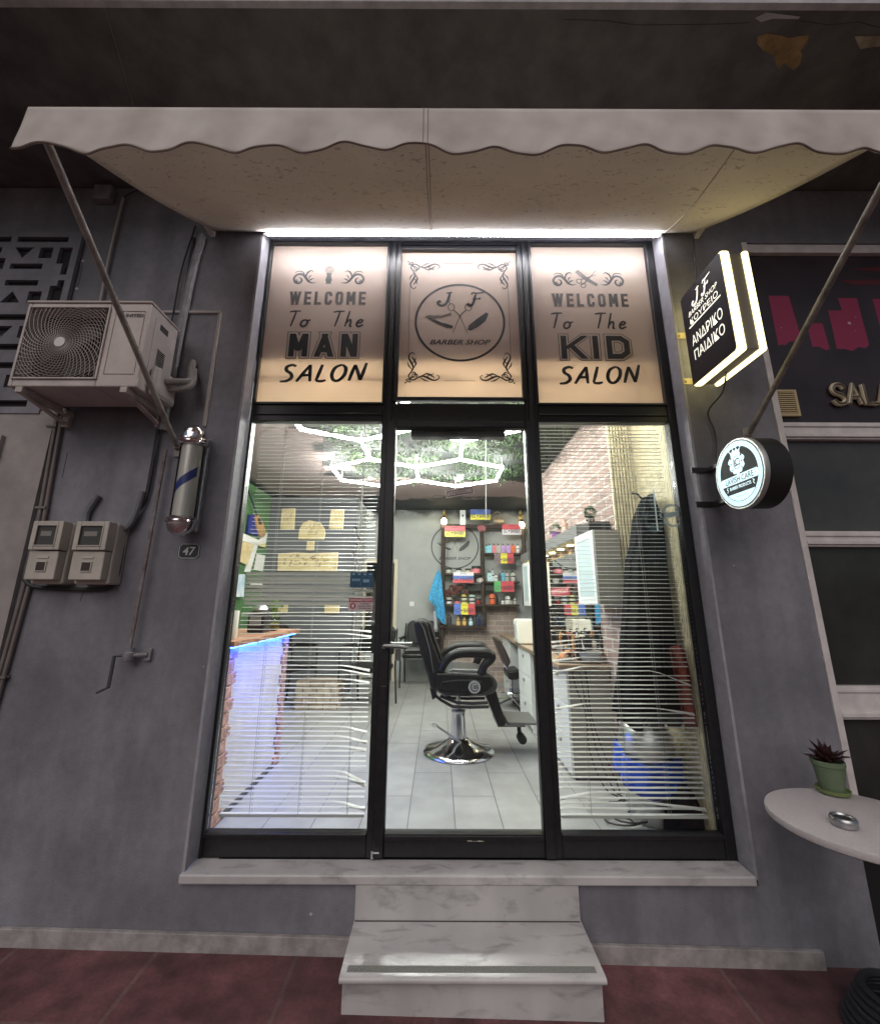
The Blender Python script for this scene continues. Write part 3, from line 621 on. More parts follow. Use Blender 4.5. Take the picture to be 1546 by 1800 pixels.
AF, AB = -.44, -.19
a0, a1, a2, a3 = P(40, 540, AF), P(258, 536, AF), P(18, 685, AF), P(238, 683, AF)
ax0, ax1, az0, az1 = (a0.x + a2.x) / 2, (a1.x + a3.x) / 2 + .01, (a2.z + a3.z) / 2, (a0.z + a1.z) / 2
t = thing('air_conditioner', 'white outdoor air conditioner unit with spiral fan grille on wall brackets', 'air conditioner', ((ax0 + ax1) / 2, AB, az0))
acm = M('yellowed white enamel', (.50, .445, .42), .5, var=.12, scale=7, bump=.04)
b = MB(); gx1 = ax0 + .455
b.box(ax0, ax0 + .022, AF, AB, az0, az1); b.box(gx1, ax1, AF, AB, az0, az1); b.box(ax0 + .022, gx1, AF, AB, az1 - .028, az1); b.box(ax0 + .022, gx1, AF, AB, az0, az0 + .045); b.box(ax0 + .022, gx1, AF + .09, AB, az0 + .045, az1 - .028)
b.build('casing', acm, t, bevel=.006)
b = MB(); b.box(ax0 - .006, ax1 + .006, AF - .008, AB + .01, az1 + .0008, az1 + .014); b.build('lid', acm, t, bevel=.005)
gx0, gz0, gz1 = ax0 + .022, az0 + .045, az1 - .028; gcx, gcz = (gx0 + gx1) / 2, (gz0 + gz1) / 2 - .01
b = MB(); hw, hh = (gx1 - gx0) / 2 - .004, (gz1 - gz0) / 2 - .002
inside = lambda x, z: gx0 + .003 < x < gx1 - .003 and gz0 + .003 < z < gz1 - .003
def clip_tube(pts, r):
    run = []
    for p in pts + [None]:
        if p is not None and inside(p[0], p[2]): run.append(p)
        else:
            if len(run) > 1: b.tube(run, r, 4)
            run = []
for k in range(44):
    g = 2 * math.pi * k / 44
    clip_tube([(gcx + rr * math.cos(g + 4.2 * rr), AF - .004 - .012 * math.cos(rr / .30 * 1.5), gcz - rr * math.sin(g + 4.2 * rr)) for rr in [.03 + .3 * i / 26 for i in range(27)]], .0017)
for k in range(20):
    rr = .035 + k * .0142
    clip_tube([(gcx + rr * math.cos(g), AF - .002 - .012 * math.cos(rr / .30 * 1.5), gcz + rr * math.sin(g)) for g in [i * 2 * math.pi / 56 for i in range(57)]], .0015)
b.build('fan_grille', acm, t)
b = MB(); b.lathe([(.028, -.004), (.03, -.001), (.03, .004), (.001, .006)], (gcx, AF - .018, gcz), 'y', 18); b.build('grille_hub', M('silver badge', (.6, .57, .55), .35, .3), t)
b = MB()
for k in range(3):
    g = 2 * math.pi * k / 3 + .4; pts = []
    b.hexa([(gcx + .03 * math.cos(g), AF + .05, gcz + .03 * math.sin(g)), (gcx + .03 * math.cos(g + .8), AF + .07, gcz + .03 * math.sin(g + .8)), (gcx + .185 * math.cos(g + 1.1), AF + .075, gcz + .185 * math.sin(g + 1.1)), (gcx + .185 * math.cos(g + .1), AF + .045, gcz + .185 * math.sin(g + .1))],
           [(gcx + .03 * math.cos(g), AF + .054, gcz + .03 * math.sin(g)), (gcx + .03 * math.cos(g + .8), AF + .074, gcz + .03 * math.sin(g + .8)), (gcx + .185 * math.cos(g + 1.1), AF + .079, gcz + .185 * math.sin(g + 1.1)), (gcx + .185 * math.cos(g + .1), AF + .049, gcz + .185 * math.sin(g + .1))])
b.build('fan', M('dark fan plastic', (.05, .045, .045), .6), t)
b = MB(); b.box(gx0, gx1, AF + .084, AF + .0895, gz0, gz1); b.build('fan_shroud', M('dark grille interior', (.035, .03, .03), .9), t)
b = MB(); ring(b, gx0 + .004, gx1 - .004, gz0 + .004, gz1 - .004, .010, AF - .010, AF - .0005); b.build('grille_frame', acm, t, bevel=.003)
pp = MB(); ring(pp, gx1 + .035, ax1 - .028, az0 + .075, az1 - .05, .004, AF - .004, AF - .0005); pp.build('front_panel', acm, t, bevel=.002)
b = MB(); textmesh(b, frame((ax1 - .085, AF - .0025, az1 - .075)), 'UNITED', w=.115, h=.020, bold=.05); b.build('lettering', M('faded grey print', (.10, .09, .09), .6), t)
b = MB(); b.box(ax1 + .0005, ax1 + .004, AF + .05, AB - .02, az0 + .12, az1 - .05); side = b.build('side_panel', acm, t, bevel=.002)
b = MB(); b.box(ax1 + .0045, ax1 + .006, AF + .09, AF + .16, az1 - .10, az1 - .065); b.build('grip_recess', M('dark slot', (.03, .028, .028), .8), side)
b = MB()
for k in range(8): b.box(ax1 + .0045, ax1 + .006, AF + .10, AF + .165, az0 + .19 + k * .012, az0 + .197 + k * .012)
b.build('vent_slot', M('dark slot', (.03, .028, .028), .8), side)
b = MB(); b.box(ax1 + .0045, ax1 + .055, AF + .07, AB - .0, az0 - .01, az0 + .165); b.build('valve_cover', M('grey valve cover', (.40, .37, .35), .55, var=.1), t, bevel=.022)
brk = M('cream bracket enamel', (.44, .39, .36), .55, var=.2, scale=14)
for x in (ax0 + .07, ax1 - .06):
    b = MB(); b.box(x - .018, x + .018, AF - .005, WALLY - .001, az0 - .034, az0 - .003); b.box(x - .018, x + .018, WALLY - .032, WALLY - .001, az0 - .10, az0 - .036)
    b.bar((x, AF + .03, az0 - .03), (x, WALLY - .02, az0 - .085), .026, .014); b.build('bracket', brk, t, bevel=.002)
b = MB()
b.tube(curve3([(ax1 + .03, AF + .14, az0 + .10), (ax1 + .09, AF + .16, az0 + .115), (ax1 + .115, AB, az0 + .17), (ax1 + .09, AB + .04, az0 + .27), (ax1 + .08, WALLY - .02, az0 + .33)]), .019, 8)
b.tube(curve3([(ax1 + .03, AF + .17, az0 + .07), (ax1 + .11, AF + .19, az0 + .085), (ax1 + .135, AB, az0 + .15), (ax1 + .10, AB + .05, az0 + .27)]), .016, 8); b.build('insulated_pipe', M('grey pipe lagging', (.22, .2, .19), .9, var=.2, bump=.5), t, smooth=True)

def pipe(name, lab, cat, pix, r, mat, y=WALLY - .022, n=8, sm=True):
    pts = [P(u, v, y) for u, v in pix]; b = MB(); b.tube(curve3(pts, 4) if sm and len(pts) > 2 else pts, r, n)
    return tag(b.build(name, mat, smooth=True), lab, cat)
pipe('drain_pipe', 'thick grey vertical pipe on the wall between air conditioner and shop window', 'pipe', [(353, 418), (338, 470), (316, 580), (297, 690), (284, 760)], .024, greym)
pipe('black_cable', 'black cable bundle running down the wall beside the grey pipe to the meters', 'cable', [(338, 422), (326, 500), (306, 620), (289, 700), (277, 762), (268, 820), (256, 880), (238, 908), (222, 935), (213, 985), (204, 1025), (180, 1040), (110, 1040), (60, 1036), (43, 1022)], .011, darkcable)
pipe('loose_cable', 'loose thin black cable hanging in a curve beside the thick grey pipe', 'cable', [(340, 400), (318, 470), (306, 530), (296, 590), (288, 640)], .005, darkcable)
pipe('thin_conduit', 'thin pale conduit rising from the air conditioner to the junction box', 'conduit', [(172, 545), (190, 450), (213, 352)], .009, M('pale conduit', (.33, .30, .28), .6))
b = MB()
for p, q in (((270, 552), (385, 552)), ((385, 552), (358, 752))):
    b.bar(P(*p, WALLY - .008), P(*q, WALLY - .008), .015, .015, (0, 1, 0))
tag(b.build('cable_trunking', M('pale trunking', (.40, .36, .34), .6)), 'pale square cable trunking in an angle between air conditioner and barber pole', 'trunking')
b = MB(); q = P(192, 352, WALLY); b.box(q.x - .085, q.x + .03, WALLY - .055, WALLY - .001, q.z - .06, q.z + .055); tag(b.build('junction_box', greym, bevel=.008), 'small grey junction box high on the wall under the awning', 'junction box')
pipe('junction_cable', 'thin cable running from the junction box along the wall top', 'cable', [(212, 352), (240, 338), (300, 334), (360, 336)], .005, darkcable)
for k, (du, lab) in enumerate(((0, 'outer brown conduit pipe beside the marble cladding'), (9, 'inner brown conduit pipe beside the marble cladding'))):
    b = MB(); b.tube([P(u + du, v, WALLY - .018) for u, v in ((103, 715), (85, 820), (68, 922))], .010, 8); b.tube([P(u + du, v, WALLY - .018) for u, v in ((45, 1030), (18, 1130), (-20, 1270))], .010, 8)
    for u, v in ((88, 755), (70, 898), (2, 1196)): c = P(u + du, v, WALLY - .018); b.box(c.x - .014, c.x + .014, WALLY - .034, WALLY - .001, c.z - .006, c.z + .006)
    tag(b.build('conduit_pipe', M('brown grey conduit', (.17, .145, .135), .6, var=.2)), lab, 'pipe')
pipe('service_conduit', 'short bent grey conduit entering the wall above the right meter', 'conduit', [(172, 875), (165, 885), (153, 905), (150, 925)], .018, plaster)
pipe('bent_conduit', 'grey bent conduit leaving the right side of the right meter', 'conduit', [(250, 868), (244, 890), (232, 920), (222, 932), (210, 938)], .017, plaster, WALLY - .04)
meterm = M('beige meter plastic', (.46, .42, .37), .5, var=.12, scale=9)
MY = -.265
for (u0, u1, ub0, ub1), lab in (((57, 107, 40, 98), 'left beige electricity meter box with a clear window'), ((133, 190, 118, 178), 'right beige electricity meter box with a clear window')):
    p0, p1 = P(u0, 921, MY), P(ub1, 1024, MY); x0, x1 = (p0.x + P(ub0, 1024, MY).x) / 2, (p1.x + P(u1, 921, MY).x) / 2; z1, z0 = p0.z, p1.z
    t = thing('electricity_meter', lab, 'electric meter', ((x0 + x1) / 2, MY + .08, z0), 'electricity meters on the wall')
    zm = z0 + (z1 - z0) * .49; w = x1 - x0
    b = MB(); b.box(x0 - .004, x1 + .004, MY + .062, WALLY - .001, z0 - .02, z1 + .0); b.build('body', meterm, t, bevel=.008)
    b = MB(); wx0, wx1, wz0, wz1 = x0 + .026, x1 - .026, zm + .025, z1 - .022
    b.box(x0, wx0, MY, MY + .06, zm + .003, z1); b.box(wx1, x1, MY, MY + .06, zm + .003, z1); b.box(wx0, wx1, MY, MY + .06, zm + .003, wz0); b.box(wx0, wx1, MY, MY + .06, wz1, z1); lid = b.build('lid', meterm, t, bevel=.004)
    b = MB(); ring(b, wx0 + .003, wx1 - .003, wz0 + .003, wz1 - .003, .006, MY - .004, MY - .0005); b.build('window_frame', meterm, lid, bevel=.002)
    b = MB(); b.box(wx0, wx1, MY + .006, MY + .009, wz0, wz1); b.build('window', M('smoked meter window', (.06, .055, .05), .12), lid)
    b = MB(); b.box(wx0 + .02, wx1 - .03, MY + .0045, MY + .0058, wz0 + .05, wz0 + .075); b.build('dial_strip', M('grey dial strip', (.22, .21, .19), .5), lid)
    b = MB(); b.box(x0 + .002, x1 - .004, MY + .012, MY + .06, z0, zm - .002); b.build('lower_cover', meterm, t, bevel=.005)
    b = MB(); cx = (x0 + x1) / 2; b.box(cx - .022, cx + .024, MY + .0075, MY + .0115, z0 + .045, z0 + .088); b.build('switch_window', M('dark switch window', (.045, .03, .028), .2), t)
    b = MB(); ring(b, cx - .022, cx + .024, z0 + .045, z0 + .088, .004, MY + .006, MY + .0115); b.box(cx - .028, cx + .03, MY + .008, MY + .0115, z0 + .108, z0 + .118); b.build('switch_frame', M('pale meter trim', (.5, .46, .42), .5), t)
pt_, pb_ = P(338, 748, -.22), P(318, 943, -.22)
pc = ((P(314, 785, -.22).x + P(362, 785, -.22).x) / 2 + (P(293, 915, -.22).x + P(345, 915, -.22).x) / 2) / 2
t = thing('barber_pole', 'chrome capped barber pole with a blue spiral stripe on the wall', 'barber pole', (pc, -.20, pb_.z))
py, z0, z1 = -.215, P(318, 915, -.22).z, P(338, 785, -.22).z
b = MB(); b.lathe([(.0005, z1 + .118)] + [(.066 * math.sin(g), z1 + .05 + .066 * math.cos(g)) for g in [k * math.pi / 2 / 8 for k in range(1, 9)]] + [(.066, z1 + .03), (.078, z1 + .026), (.08, z1 + .018), (.076, z1 + .012), (.079, z1 + .004), (.072, z1 - .006), (.062, z1 - .010)], (pc, py, 0), 'z', 32); b.build('top_dome', chrome, t, smooth=True)
b = MB(); b.lathe([(.060, z0 + .01), (.070, z0 + .004), (.077, z0 - .004), (.074, z0 - .012), (.078, z0 - .02), (.074, z0 - .028)] + [(.068 * math.cos(g), z0 - .028 - .068 * math.sin(g)) for g in [k * math.pi / 2 / 8 for k in range(0, 8)]] + [(.0005, z0 - .096)], (pc, py, 0), 'z', 32); b.build('bottom_dome', chrome, t, smooth=True)
b = MB(); b.lathe([(.052, z0), (.052, z1)], (pc, py, 0), 'z', 32); cyl = b.build('striped_cylinder', M('silvery white cylinder', (.74, .71, .66), .3, .25), t, smooth=True)
b = MB(); n = 26
b.grid(lambda a, c: (pc + .0525 * math.cos(-2.9 + a * 2.7), py + .0525 * math.sin(-2.9 + a * 2.7), z0 + (z1 - z0) * (.26 + .30 * a) + .055 * c), n, 2); b.build('blue_stripe', M('blue stripe', (.03, .05, .28), .4), cyl, smooth=True)
b = MB(); b.lathe([(.060, z0), (.060, z1)], (pc, py, 0), 'z', 32); b.build('glass_tube', glass('pole glass', (.9, .9, .88)), t, smooth=True)
b = MB(); b.box(pc - .03, pc + .05, WALLY - .042, WALLY - .001, z0 - .06, z1 + .06); b.build('back_plate', steel, t, bevel=.008)
q = P(333, 972, WALLY - .004)
b = MB(); wq, hq, cq = .058, .041, .014
oct_ = lambda k: [(-wq * k + cq, -hq * k), (wq * k - cq, -hq * k), (wq * k, -hq * k + cq), (wq * k, hq * k - cq), (wq * k - cq, hq * k), (-wq * k + cq, hq * k), (-wq * k, hq * k - cq), (-wq * k, -hq * k + cq)]
b.prism([frame(q)(*p) for p in oct_(1)], (0, .0035, 0)); o = b.build('house_number_plate', M('black enamel', (.02, .02, .022), .4)); tag(o, 'small black octagonal plate with white house number 47', 'house number')
b = MB(); f2 = frame(q + Vector((0, -.0006, 0))); b.stroke(f2, oct_(.93), .003, True, 1); textmesh(b, f2, '47', h=.046, bold=.01, shear=.12); b.build('number', M('white enamel', (.6, .6, .6), .5), o)

# ------------------------------------------------------------------ right wall: two lit signs, neighbouring window
SX, ST = 1.5, .165
sy0, sy1, sz0, sz1 = -.157, -.553, 2.758, 3.358
t = thing('projecting_sign', 'rectangular black lit sign reading JF barber shop on the right wall', 'lightbox sign', (SX + ST / 2, WALLY, sz0))
lit = EM('warm lit acrylic', (1, .88, .42), 3.0); litw = EM('lit letters', (1, .96, .82), 1.3)
b = MB(); b.box(SX + .052, SX + ST - .045, sy1 + .012, sy0 - .008, sz0 + .012, sz1 - .012); b.build('body', M('grey aluminium', (.30, .28, .28), .45), t, bevel=.004)
for xa, xb in ((SX, SX + .050), (SX + ST - .043, SX + ST - .012)):
    b = MB(); b.box(xa, xb, sy1, sy0, sz0, sz1); b.build('lit_edge', lit, t, bevel=.012)
face = M('black sign vinyl', (.03, .026, .032), .5, spec=.15)
b = MB(); c_ = .03
def sface(x, sgn):
    rr = .025; pts = []
    for cy_, cz_, g0 in ((sy0 - rr, sz0 + rr, 0), (sy0 - rr, sz1 - rr, 90), (sy1 + rr, sz1 - rr, 180), (sy1 + rr, sz0 + rr, 270)):
        pass
    return [(x, sy0 - .004, sz0 + .006), (x, sy0 - .004, sz1 - .02), (x, sy0 - .022, sz1 - .006), (x, sy1 + .02, sz1 - .006), (x, sy1 + .006, sz1 - .02), (x, sy1 + .006, sz0 + .02), (x, sy1 + .02, sz0 + .006)]
b.prism(sface(SX - .003, 1), (.0025, 0, 0)); b.prism(sface(SX + ST - .0115, 1), (.0025, 0, 0)); fc = b.build('face', face, t)
b = MB(); sw, sh = sy0 - sy1, sz1 - sz0; fs_ = frame((SX - .0036, (sy0 + sy1) / 2, 0), (0, -1, 0))
zz = lambda k: sz0 + sh * k
initials(b, fs_, -.095, zz(.775), .085, sh * .14, JPTS, .011); initials(b, fs_, .005, zz(.775), .085, sh * .14, FPTS, .011)
textmesh(b, fs_, 'BARBER SHOP', w=.275, h=.030, shear=.3, bold=.0, cx=0, cy=zz(.732)); textmesh(b, fs_, 'ΚΟΥΡΕΙΟ', w=.26, h=.036, bold=.0, cx=0, cy=zz(.648))
b.box(SX - .0042, SX - .0034, sy1 + .05, sy0 - .05, zz(.590), zz(.602))
textmesh(b, fs_, 'ΑΝΔΡΙΚΟ', w=.28, h=.064, bold=.0, cx=0, cy=zz(.44)); textmesh(b, fs_, 'ΠΑΙΔΙΚΟ', w=.275, h=.062, bold=.0, cx=0, cy=zz(.285))
b.build('lettering', litw, t)
for z in (zz(.62), zz(.10)):
    b = MB(); b.box(SX - .03, SX + .05, WALLY - .006, WALLY - .001, z - .02, z + .02); b.box(SX + .03, SX + .055, sy0 - .012, WALLY - .005, z - .014, z + .014); b.tube([(SX - .012, WALLY - .012, z), (SX - .012, WALLY - .005, z)], .007, 8); b.build('bracket', M('brass yellow bracket', (.45, .38, .2), .45, .5), t)
q = P(1216, 440, WALLY - .01)
pipe('sign_feed_cable', 'thin cable dropping from the awning to the black lit sign', 'cable', [(1214, 405), (1217, 445), (1221, 500), (1222, 560)], .0035, darkcable, WALLY - .008)
b = MB(); b.tube(curve3([(SX + .09, -.32, sz0 + .008), (SX + .10, -.25, sz0 - .08), P(1243, 720, -.14), P(1254, 752, -.13), P(1258, 775, -.13), P(1257, 800, -.16), P(1262, 820, -.24)]), .0045, 6); tag(b.build('sign_cable', darkcable, smooth=True), 'black cable linking the rectangular sign to the round sign', 'cable')
RC, RR = Vector((SX, -.412, 2.150)), .176
t = thing('round_sign', 'round black lit sign reading LAVISH CARE on the right wall', 'lightbox sign', (SX + .06, WALLY, RC.z - RR))
b = MB(); b.lathe([(RR - .004, .004), (RR, .006), (RR, .128), (RR - .01, .134)], RC, 'x', 48); b.build('drum', M('matt black drum', (.014, .013, .013), .55, var=.2), t, smooth=True)
b = MB(); b.lathe([(RR + .001, -.004), (RR + .003, .0), (RR + .003, .02), (RR, .022)], RC, 'x', 48); b.build('rim', M('silver rim', (.45, .45, .44), .4, .6), t, smooth=True)
wl_ = EM('cool lit face', (.70, .93, 1), .8); dk = M('dark sign print', (.012, .015, .016), .5, spec=.1)
fR = lambda dx: frame(RC + Vector((-.005 - dx, 0, 0)), (0, -1, 0))
b = MB(); b.disc(fR(0), 0, 0, RR - .008, n=64); b.build('lit_face', wl_, t)
b = MB(); b.stroke(fR(.0005), [((RR - .009) * math.cos(g), (RR - .009) * math.sin(g)) for g in [k * math.pi / 32 for k in range(64)]], .005, True, 1)
n = 56
for k in range(n):                                   # rope pattern in the border
    g = 2 * math.pi * k / n; r0 = RR - .024
    b.stroke(fR(.0005), [((r0 + .006 * math.cos(a)) * math.cos(g + .05 * math.sin(a)), (r0 + .006 * math.cos(a)) * math.sin(g + .05 * math.sin(a))) for a in (0, 1.2, 2.4, 3.6)], .0013, False, 2)
ri = RR - .038; ang = lambda z: math.asin(max(-1, min(1, z / ri)))
def seg(z0, z1, n=24):
    a0, a1 = ang(z0), ang(z1); rt = [(ri * math.cos(a0 + (a1 - a0) * i / n), ri * math.sin(a0 + (a1 - a0) * i / n)) for i in range(n + 1)]
    return rt + [(-x, z) for x, z in reversed(rt)]
b.poly(fR(.0005), seg(-.02, ri * .98)); b.poly(fR(.0005), seg(-.094, -.048))
b.poly(fR(.0005), [(-ri, -.02), (ri, -.02), (ri * .95, -.048), (-ri * .95, -.048)])
b.stroke(fR(.0006), [(ri * math.cos(g), ri * math.sin(g)) for g in [math.pi + .72 + k * (math.pi - 1.44) / 24 for k in range(25)]], .003, False, 1)
textmesh(b, fR(.0005), 'PREMIUM QUALITY', w=.085, h=.008, cy=-.112); b.build('dark_print', dk, t)
b = MB(); f3 = fR(.001)
b.poly(f3, [(-.128, -.046), (-.136, -.038), (-.136, -.012), (-.128, -.004), (.128, -.004), (.136, -.012), (.136, -.038), (.128, -.046)])
textmesh(b, f3, 'BARBER PRODUCTS', w=.155, h=.017, bold=.03, cy=-.064)
for m in (-1, 1): b.stroke(f3, [(m * .090, -.052), (m * .10, -.060), (m * .092, -.066), (m * .10, -.078)], .004)
b.disc(f3, 0, .058, .034, .046); 
for k in range(10):
    g = math.pi * 2 * k / 10 + .3; b.disc(f3, .038 * math.cos(g), .056 + .05 * math.sin(g), .013, .013, 10)
b.poly(f3, [(-.030, .100), (-.042, .126), (-.024, .116), (-.012, .132), (0, .118), (.012, .132), (.024, .116), (.042, .126), (.030, .100)])
for x, z in ((-.042, .129), (-.012, .136), (.012, .136), (.042, .129)): b.disc(f3, x, z, .005, n=8)
for m in (-1, 1): b.stroke(f3, [(m * .036, .02), (m * .050, .035), (m * .046, .055), (m * .056, .07), (m * .044, .088)], [.004, .010, .008, .010, .004])
b.build('lit_emblem', wl_, t)
b = MB(); f4 = fR(.0015); b.stroke(f4, [(.024 * math.cos(g), .058 + .034 * math.sin(g)) for g in [k * math.pi / 16 for k in range(32)]], .003, True, 1)
textmesh(b, f4, 'L', h=.036, cx=-.006, cy=.058); textmesh(b, f4, 'C', h=.036, cx=.006, cy=.060); textmesh(b, f4, '· LAVISH CARE ·', w=.24, h=.030, bold=.006, cy=-.025); b.build('dark_emblem', dk, t)
for u, v in ((1245, 822), (1262, 882)):
    z = P(u, v, WALLY - .02).z; b = MB(); b.box(SX - .06, SX + .03, WALLY - .012, WALLY - .001, z - .016, z + .016); b.box(SX + .028, SX + .075, RC.y + math.sqrt(max(0, RR * RR - (z - RC.z) ** 2)) - .01, WALLY - .002, z - .012, z + .012); b.build('bracket', M('black bracket', (.02, .018, .018), .4), t, bevel=.002)

NX0, NX1 = 1.987, 3.6
t = thing('neighbour_window', 'white aluminium window of the shop on the right with dark glass', 'window', (2.6, -.05, .2))
b = MB(); b.box(NX0, NX0 + .034, -.118, .02, .40, 3.83); b.box(NX0 + .035, NX1, -.10, .02, 3.765, 3.83)
bars = [(2.455, 2.562), (1.825, 1.912), (.955, 1.112), (.36, .42)]
for z0, z1 in bars:
    b.box(NX0 + .035, NX1, -.10, .02, z0, z1); b.box(NX0 + .04, NX1, -.112, -.1005, z0 + .012, z0 + .034); b.box(NX0 + .04, NX1, -.108, -.1005, z1 - .03, z1 - .012)
b.build('frame', whitemetal, t, bevel=.003)
dgl = M('dusty dark glass', (.045, .047, .047), .25, col2=(.085, .087, .085), scale=1.4, detail=8); dg2 = M('black dusty glass', (.016, .017, .016), .2, col2=(.042, .043, .04), scale=2, detail=10)
for (z0, z1), m in (((1.912, 2.455), dgl), ((1.112, 1.825), dg2), ((.42, .955), dg2), ((-.06, .352), M('black recess', (.008, .008, .008), .8))):
    b = MB(); b.box(NX0 + .034, NX1, -.066, -.06, z0 - .01, z1 + .01); b.build('pane', m, t)
b = MB(); b.box(2.26, 2.40, -.13, -.1125, 1.045, 1.085); b.box(2.30, 2.50, -.15, -.131, 1.055, 1.075); b.build('latch', whitemetal, t, bevel=.003)
t = thing('shop_banner', 'dark purple banner with pink shapes and the letters SALA in the upper right window', 'banner', (2.6, -.07, 2.562))
b = MB(); b.box(NX0 + .034, NX1, -.07, -.062, 2.563, 3.764); b.build('panel', M('dark purple film', (.026, .018, .024), .35, col2=(.04, .03, .034), scale=3), t)
b = MB(); fb = frame((0, -.0706, 0)); pk = [(2.13, 3.456), (2.262, 3.456), (2.285, 3.115), (2.25, 3.095), (2.225, 3.125), (2.20, 3.118), (2.175, 3.095), (2.15, 3.10), (2.128, 3.09)]
b.poly(fb, pk); b.poly(fb, [(2.335, 3.253), (2.438, 3.253), (2.446, 3.07), (2.42, 3.06), (2.38, 3.085), (2.34, 3.085)])
b.poly(fb, [(2.495, 3.348), (2.585, 3.348), (2.575, 3.441), (2.70, 3.441), (2.70, 3.10), (2.67, 3.075), (2.63, 3.085), (2.585, 3.055), (2.54, 3.07), (2.49, 3.07)])
b.poly(fb, [(2.80, 3.435), (2.95, 3.435), (2.95, 3.09), (2.80, 3.10)]); b.build('pink_shape', M('raspberry print', (.26, .025, .075), .4), t)
for x, z, r in ((2.61, 3.255, .011), (2.17, 3.22, .004), (2.66, 3.30, .004), (2.635, 3.2, .003)): b = MB(); b.disc(frame((0, -.0712, 0)), x, z, r, n=10); b.build('pale_spot', M('pale print', (.5, .3, .33), .5), t)
b = MB(); b.poly(fb, [(2.62, 3.575), (2.95, 3.585), (2.95, 3.545), (2.7, 3.54)]); b.poly(fb, [(2.70, 3.66), (2.95, 3.69), (2.95, 3.64)]); b.build('dim_red_shape', M('dull red print', (.10, .014, .02), .4), t)
def tubeword(b, x, z, h, w, r, y):
    L = {'S': [[(.92, .80), (.72, .97), (.36, .98), (.12, .80), (.22, .58), (.70, .44), (.92, .24), (.72, .04), (.3, .02), (.06, .2)]], 'A': [[(.0, 0), (.46, 1), (.94, 0)], [(.22, .36), (.74, .36)]], 'L': [[(.1, 1), (.1, .02), (.85, .02)]]}
    for i, c in enumerate('SALA'):
        for s_ in L[c]:
            pts = [(x + i * w * 1.10 + p * w, y, z + q * h) for p, q in s_]; b.tube(curve3(pts, 5) if c == 'S' else pts, r, 8)
b = MB(); tubeword(b, 2.372, 2.685, .128, .085, .015, -.087); b.build('lettering', M('cream neon tube', (.60, .52, .38), .3), t, smooth=True)
b = MB(); tubeword(b, 2.372, 2.685, .128, .085, .0075, -.0975); b.build('lettering_core', M('olive tube core', (.10, .085, .055), .4), t, smooth=True)
q0, q1 = P(1352, 682, -.08), P(1404, 727, -.08)
t = thing('vent_grille', 'small square cream slatted vent at the lower corner of the dark banner', 'vent', ((q0.x + q1.x) / 2, -.08, q1.z))
b = MB(); ring(b, q0.x + .016, q1.x - .014, q1.z + .014, q0.z - .014, .016, -.092, -.0715)
b.build('frame', M('yellowed cream plastic', (.50, .40, .23), .5), t, bevel=.003)
b = MB()
for k in range(11): z = q1.z + .02 + k * (q0.z - q1.z - .036) / 10; b.box(q0.x + .016, q1.x - .014, -.088, -.0715, z - .0035, z + .0035)
b.build('slat', MATS['yellowed cream plastic'], t)

# table with plant and ashtray, hose
t = thing('round_table', 'white round bistro table at the right edge', 'table', (1.575, -.62, 0))
TC, TR = Vector((1.578, -.622, .74)), .292
b = MB(); b.lathe([(TR - .012, -.032), (TR - .002, -.026), (TR, -.014), (TR - .003, -.004), (TR - .012, 0)], TC, 'z', 64); b.build('table_top', M('white speckled laminate', (.50, .46, .46), .5, var=.08, scale=120), t, smooth=True)
b = MB(); b.lathe([(.03, gz(1.6) + .02), (.024, .1), (.024, .70), (.07, .707)], (TC.x - .018, TC.y - .118, 0), 'z', 20); b.build('pedestal', blackpl, t, smooth=True)
b = MB(); b.lathe([(.11, gz(1.8) + .006), (.11, gz(1.8) + .018), (.05, gz(1.8) + .03), (.03, gz(1.8) + .05)], (TC.x - .018, TC.y - .118, 0), 'z', 28); b.build('base_plate', blackpl, t, smooth=True)
pc_ = PZ(1468, 1388, .742)
t = thing('potted_succulent', 'dark red succulent in a green plastic pot on the white table', 'plant', (pc_.x, pc_.y, .741))
gp = M('dusty green plastic', (.13, .175, .10), .5, var=.1, scale=12)
b = MB(); b.lathe([(.042, .008), (.056, .105), (.060, .108), (.060, .125), (.056, .127), (.053, .11), (.002, .10)], (pc_.x, pc_.y, .741), 'z', 28); b.build('pot', gp, t, smooth=True)
b = MB(); b.lathe([(.045, .0), (.058, .004), (.062, .018), (.058, .018), (.05, .008), (.002, .007)], (pc_.x, pc_.y, .741), 'z', 28); b.build('saucer', M('lime green plastic', (.17, .22, .08), .5), t, smooth=True)
b = MB()
for k in range(46):
    g = k * 2.4; el = .15 + 1.1 * (1 - k / 46) ; ln = .088 * (.6 + .5 * random.random()); d = Vector((math.cos(g) * math.sin(el), math.sin(g) * math.sin(el), math.cos(el)))
    base = Vector((pc_.x, pc_.y, .741 + .108 + .02 * random.random())) + Vector((d.x, d.y, 0)) * .012; sd_ = d.cross(Vector((0, 0, 1))).normalized() * .0135; up = sd_.cross(d) * .5
    m_ = base + d * ln * .55; tip = base + d * ln + Vector((0, 0, -.012 * math.sin(el)))
    b.add([base - sd_ * .5, base + sd_ * .5, m_ + sd_ + up * .5, tip, m_ - sd_ + up * .5, m_ - up * .6], [(0, 1, 2, 5), (0, 5, 4), (5, 2, 3), (4, 5, 3), (0, 4, 2, 1), (4, 3, 2)])
b.build('rosette', M('dark red leaves', (.05, .018, .02), .45, var=.5, scale=40), t)
ac_ = PZ(1488, 1446, .742)
t = thing('ashtray', 'round steel lidded ashtray on the white table', 'ashtray', (ac_.x, ac_.y, .741))
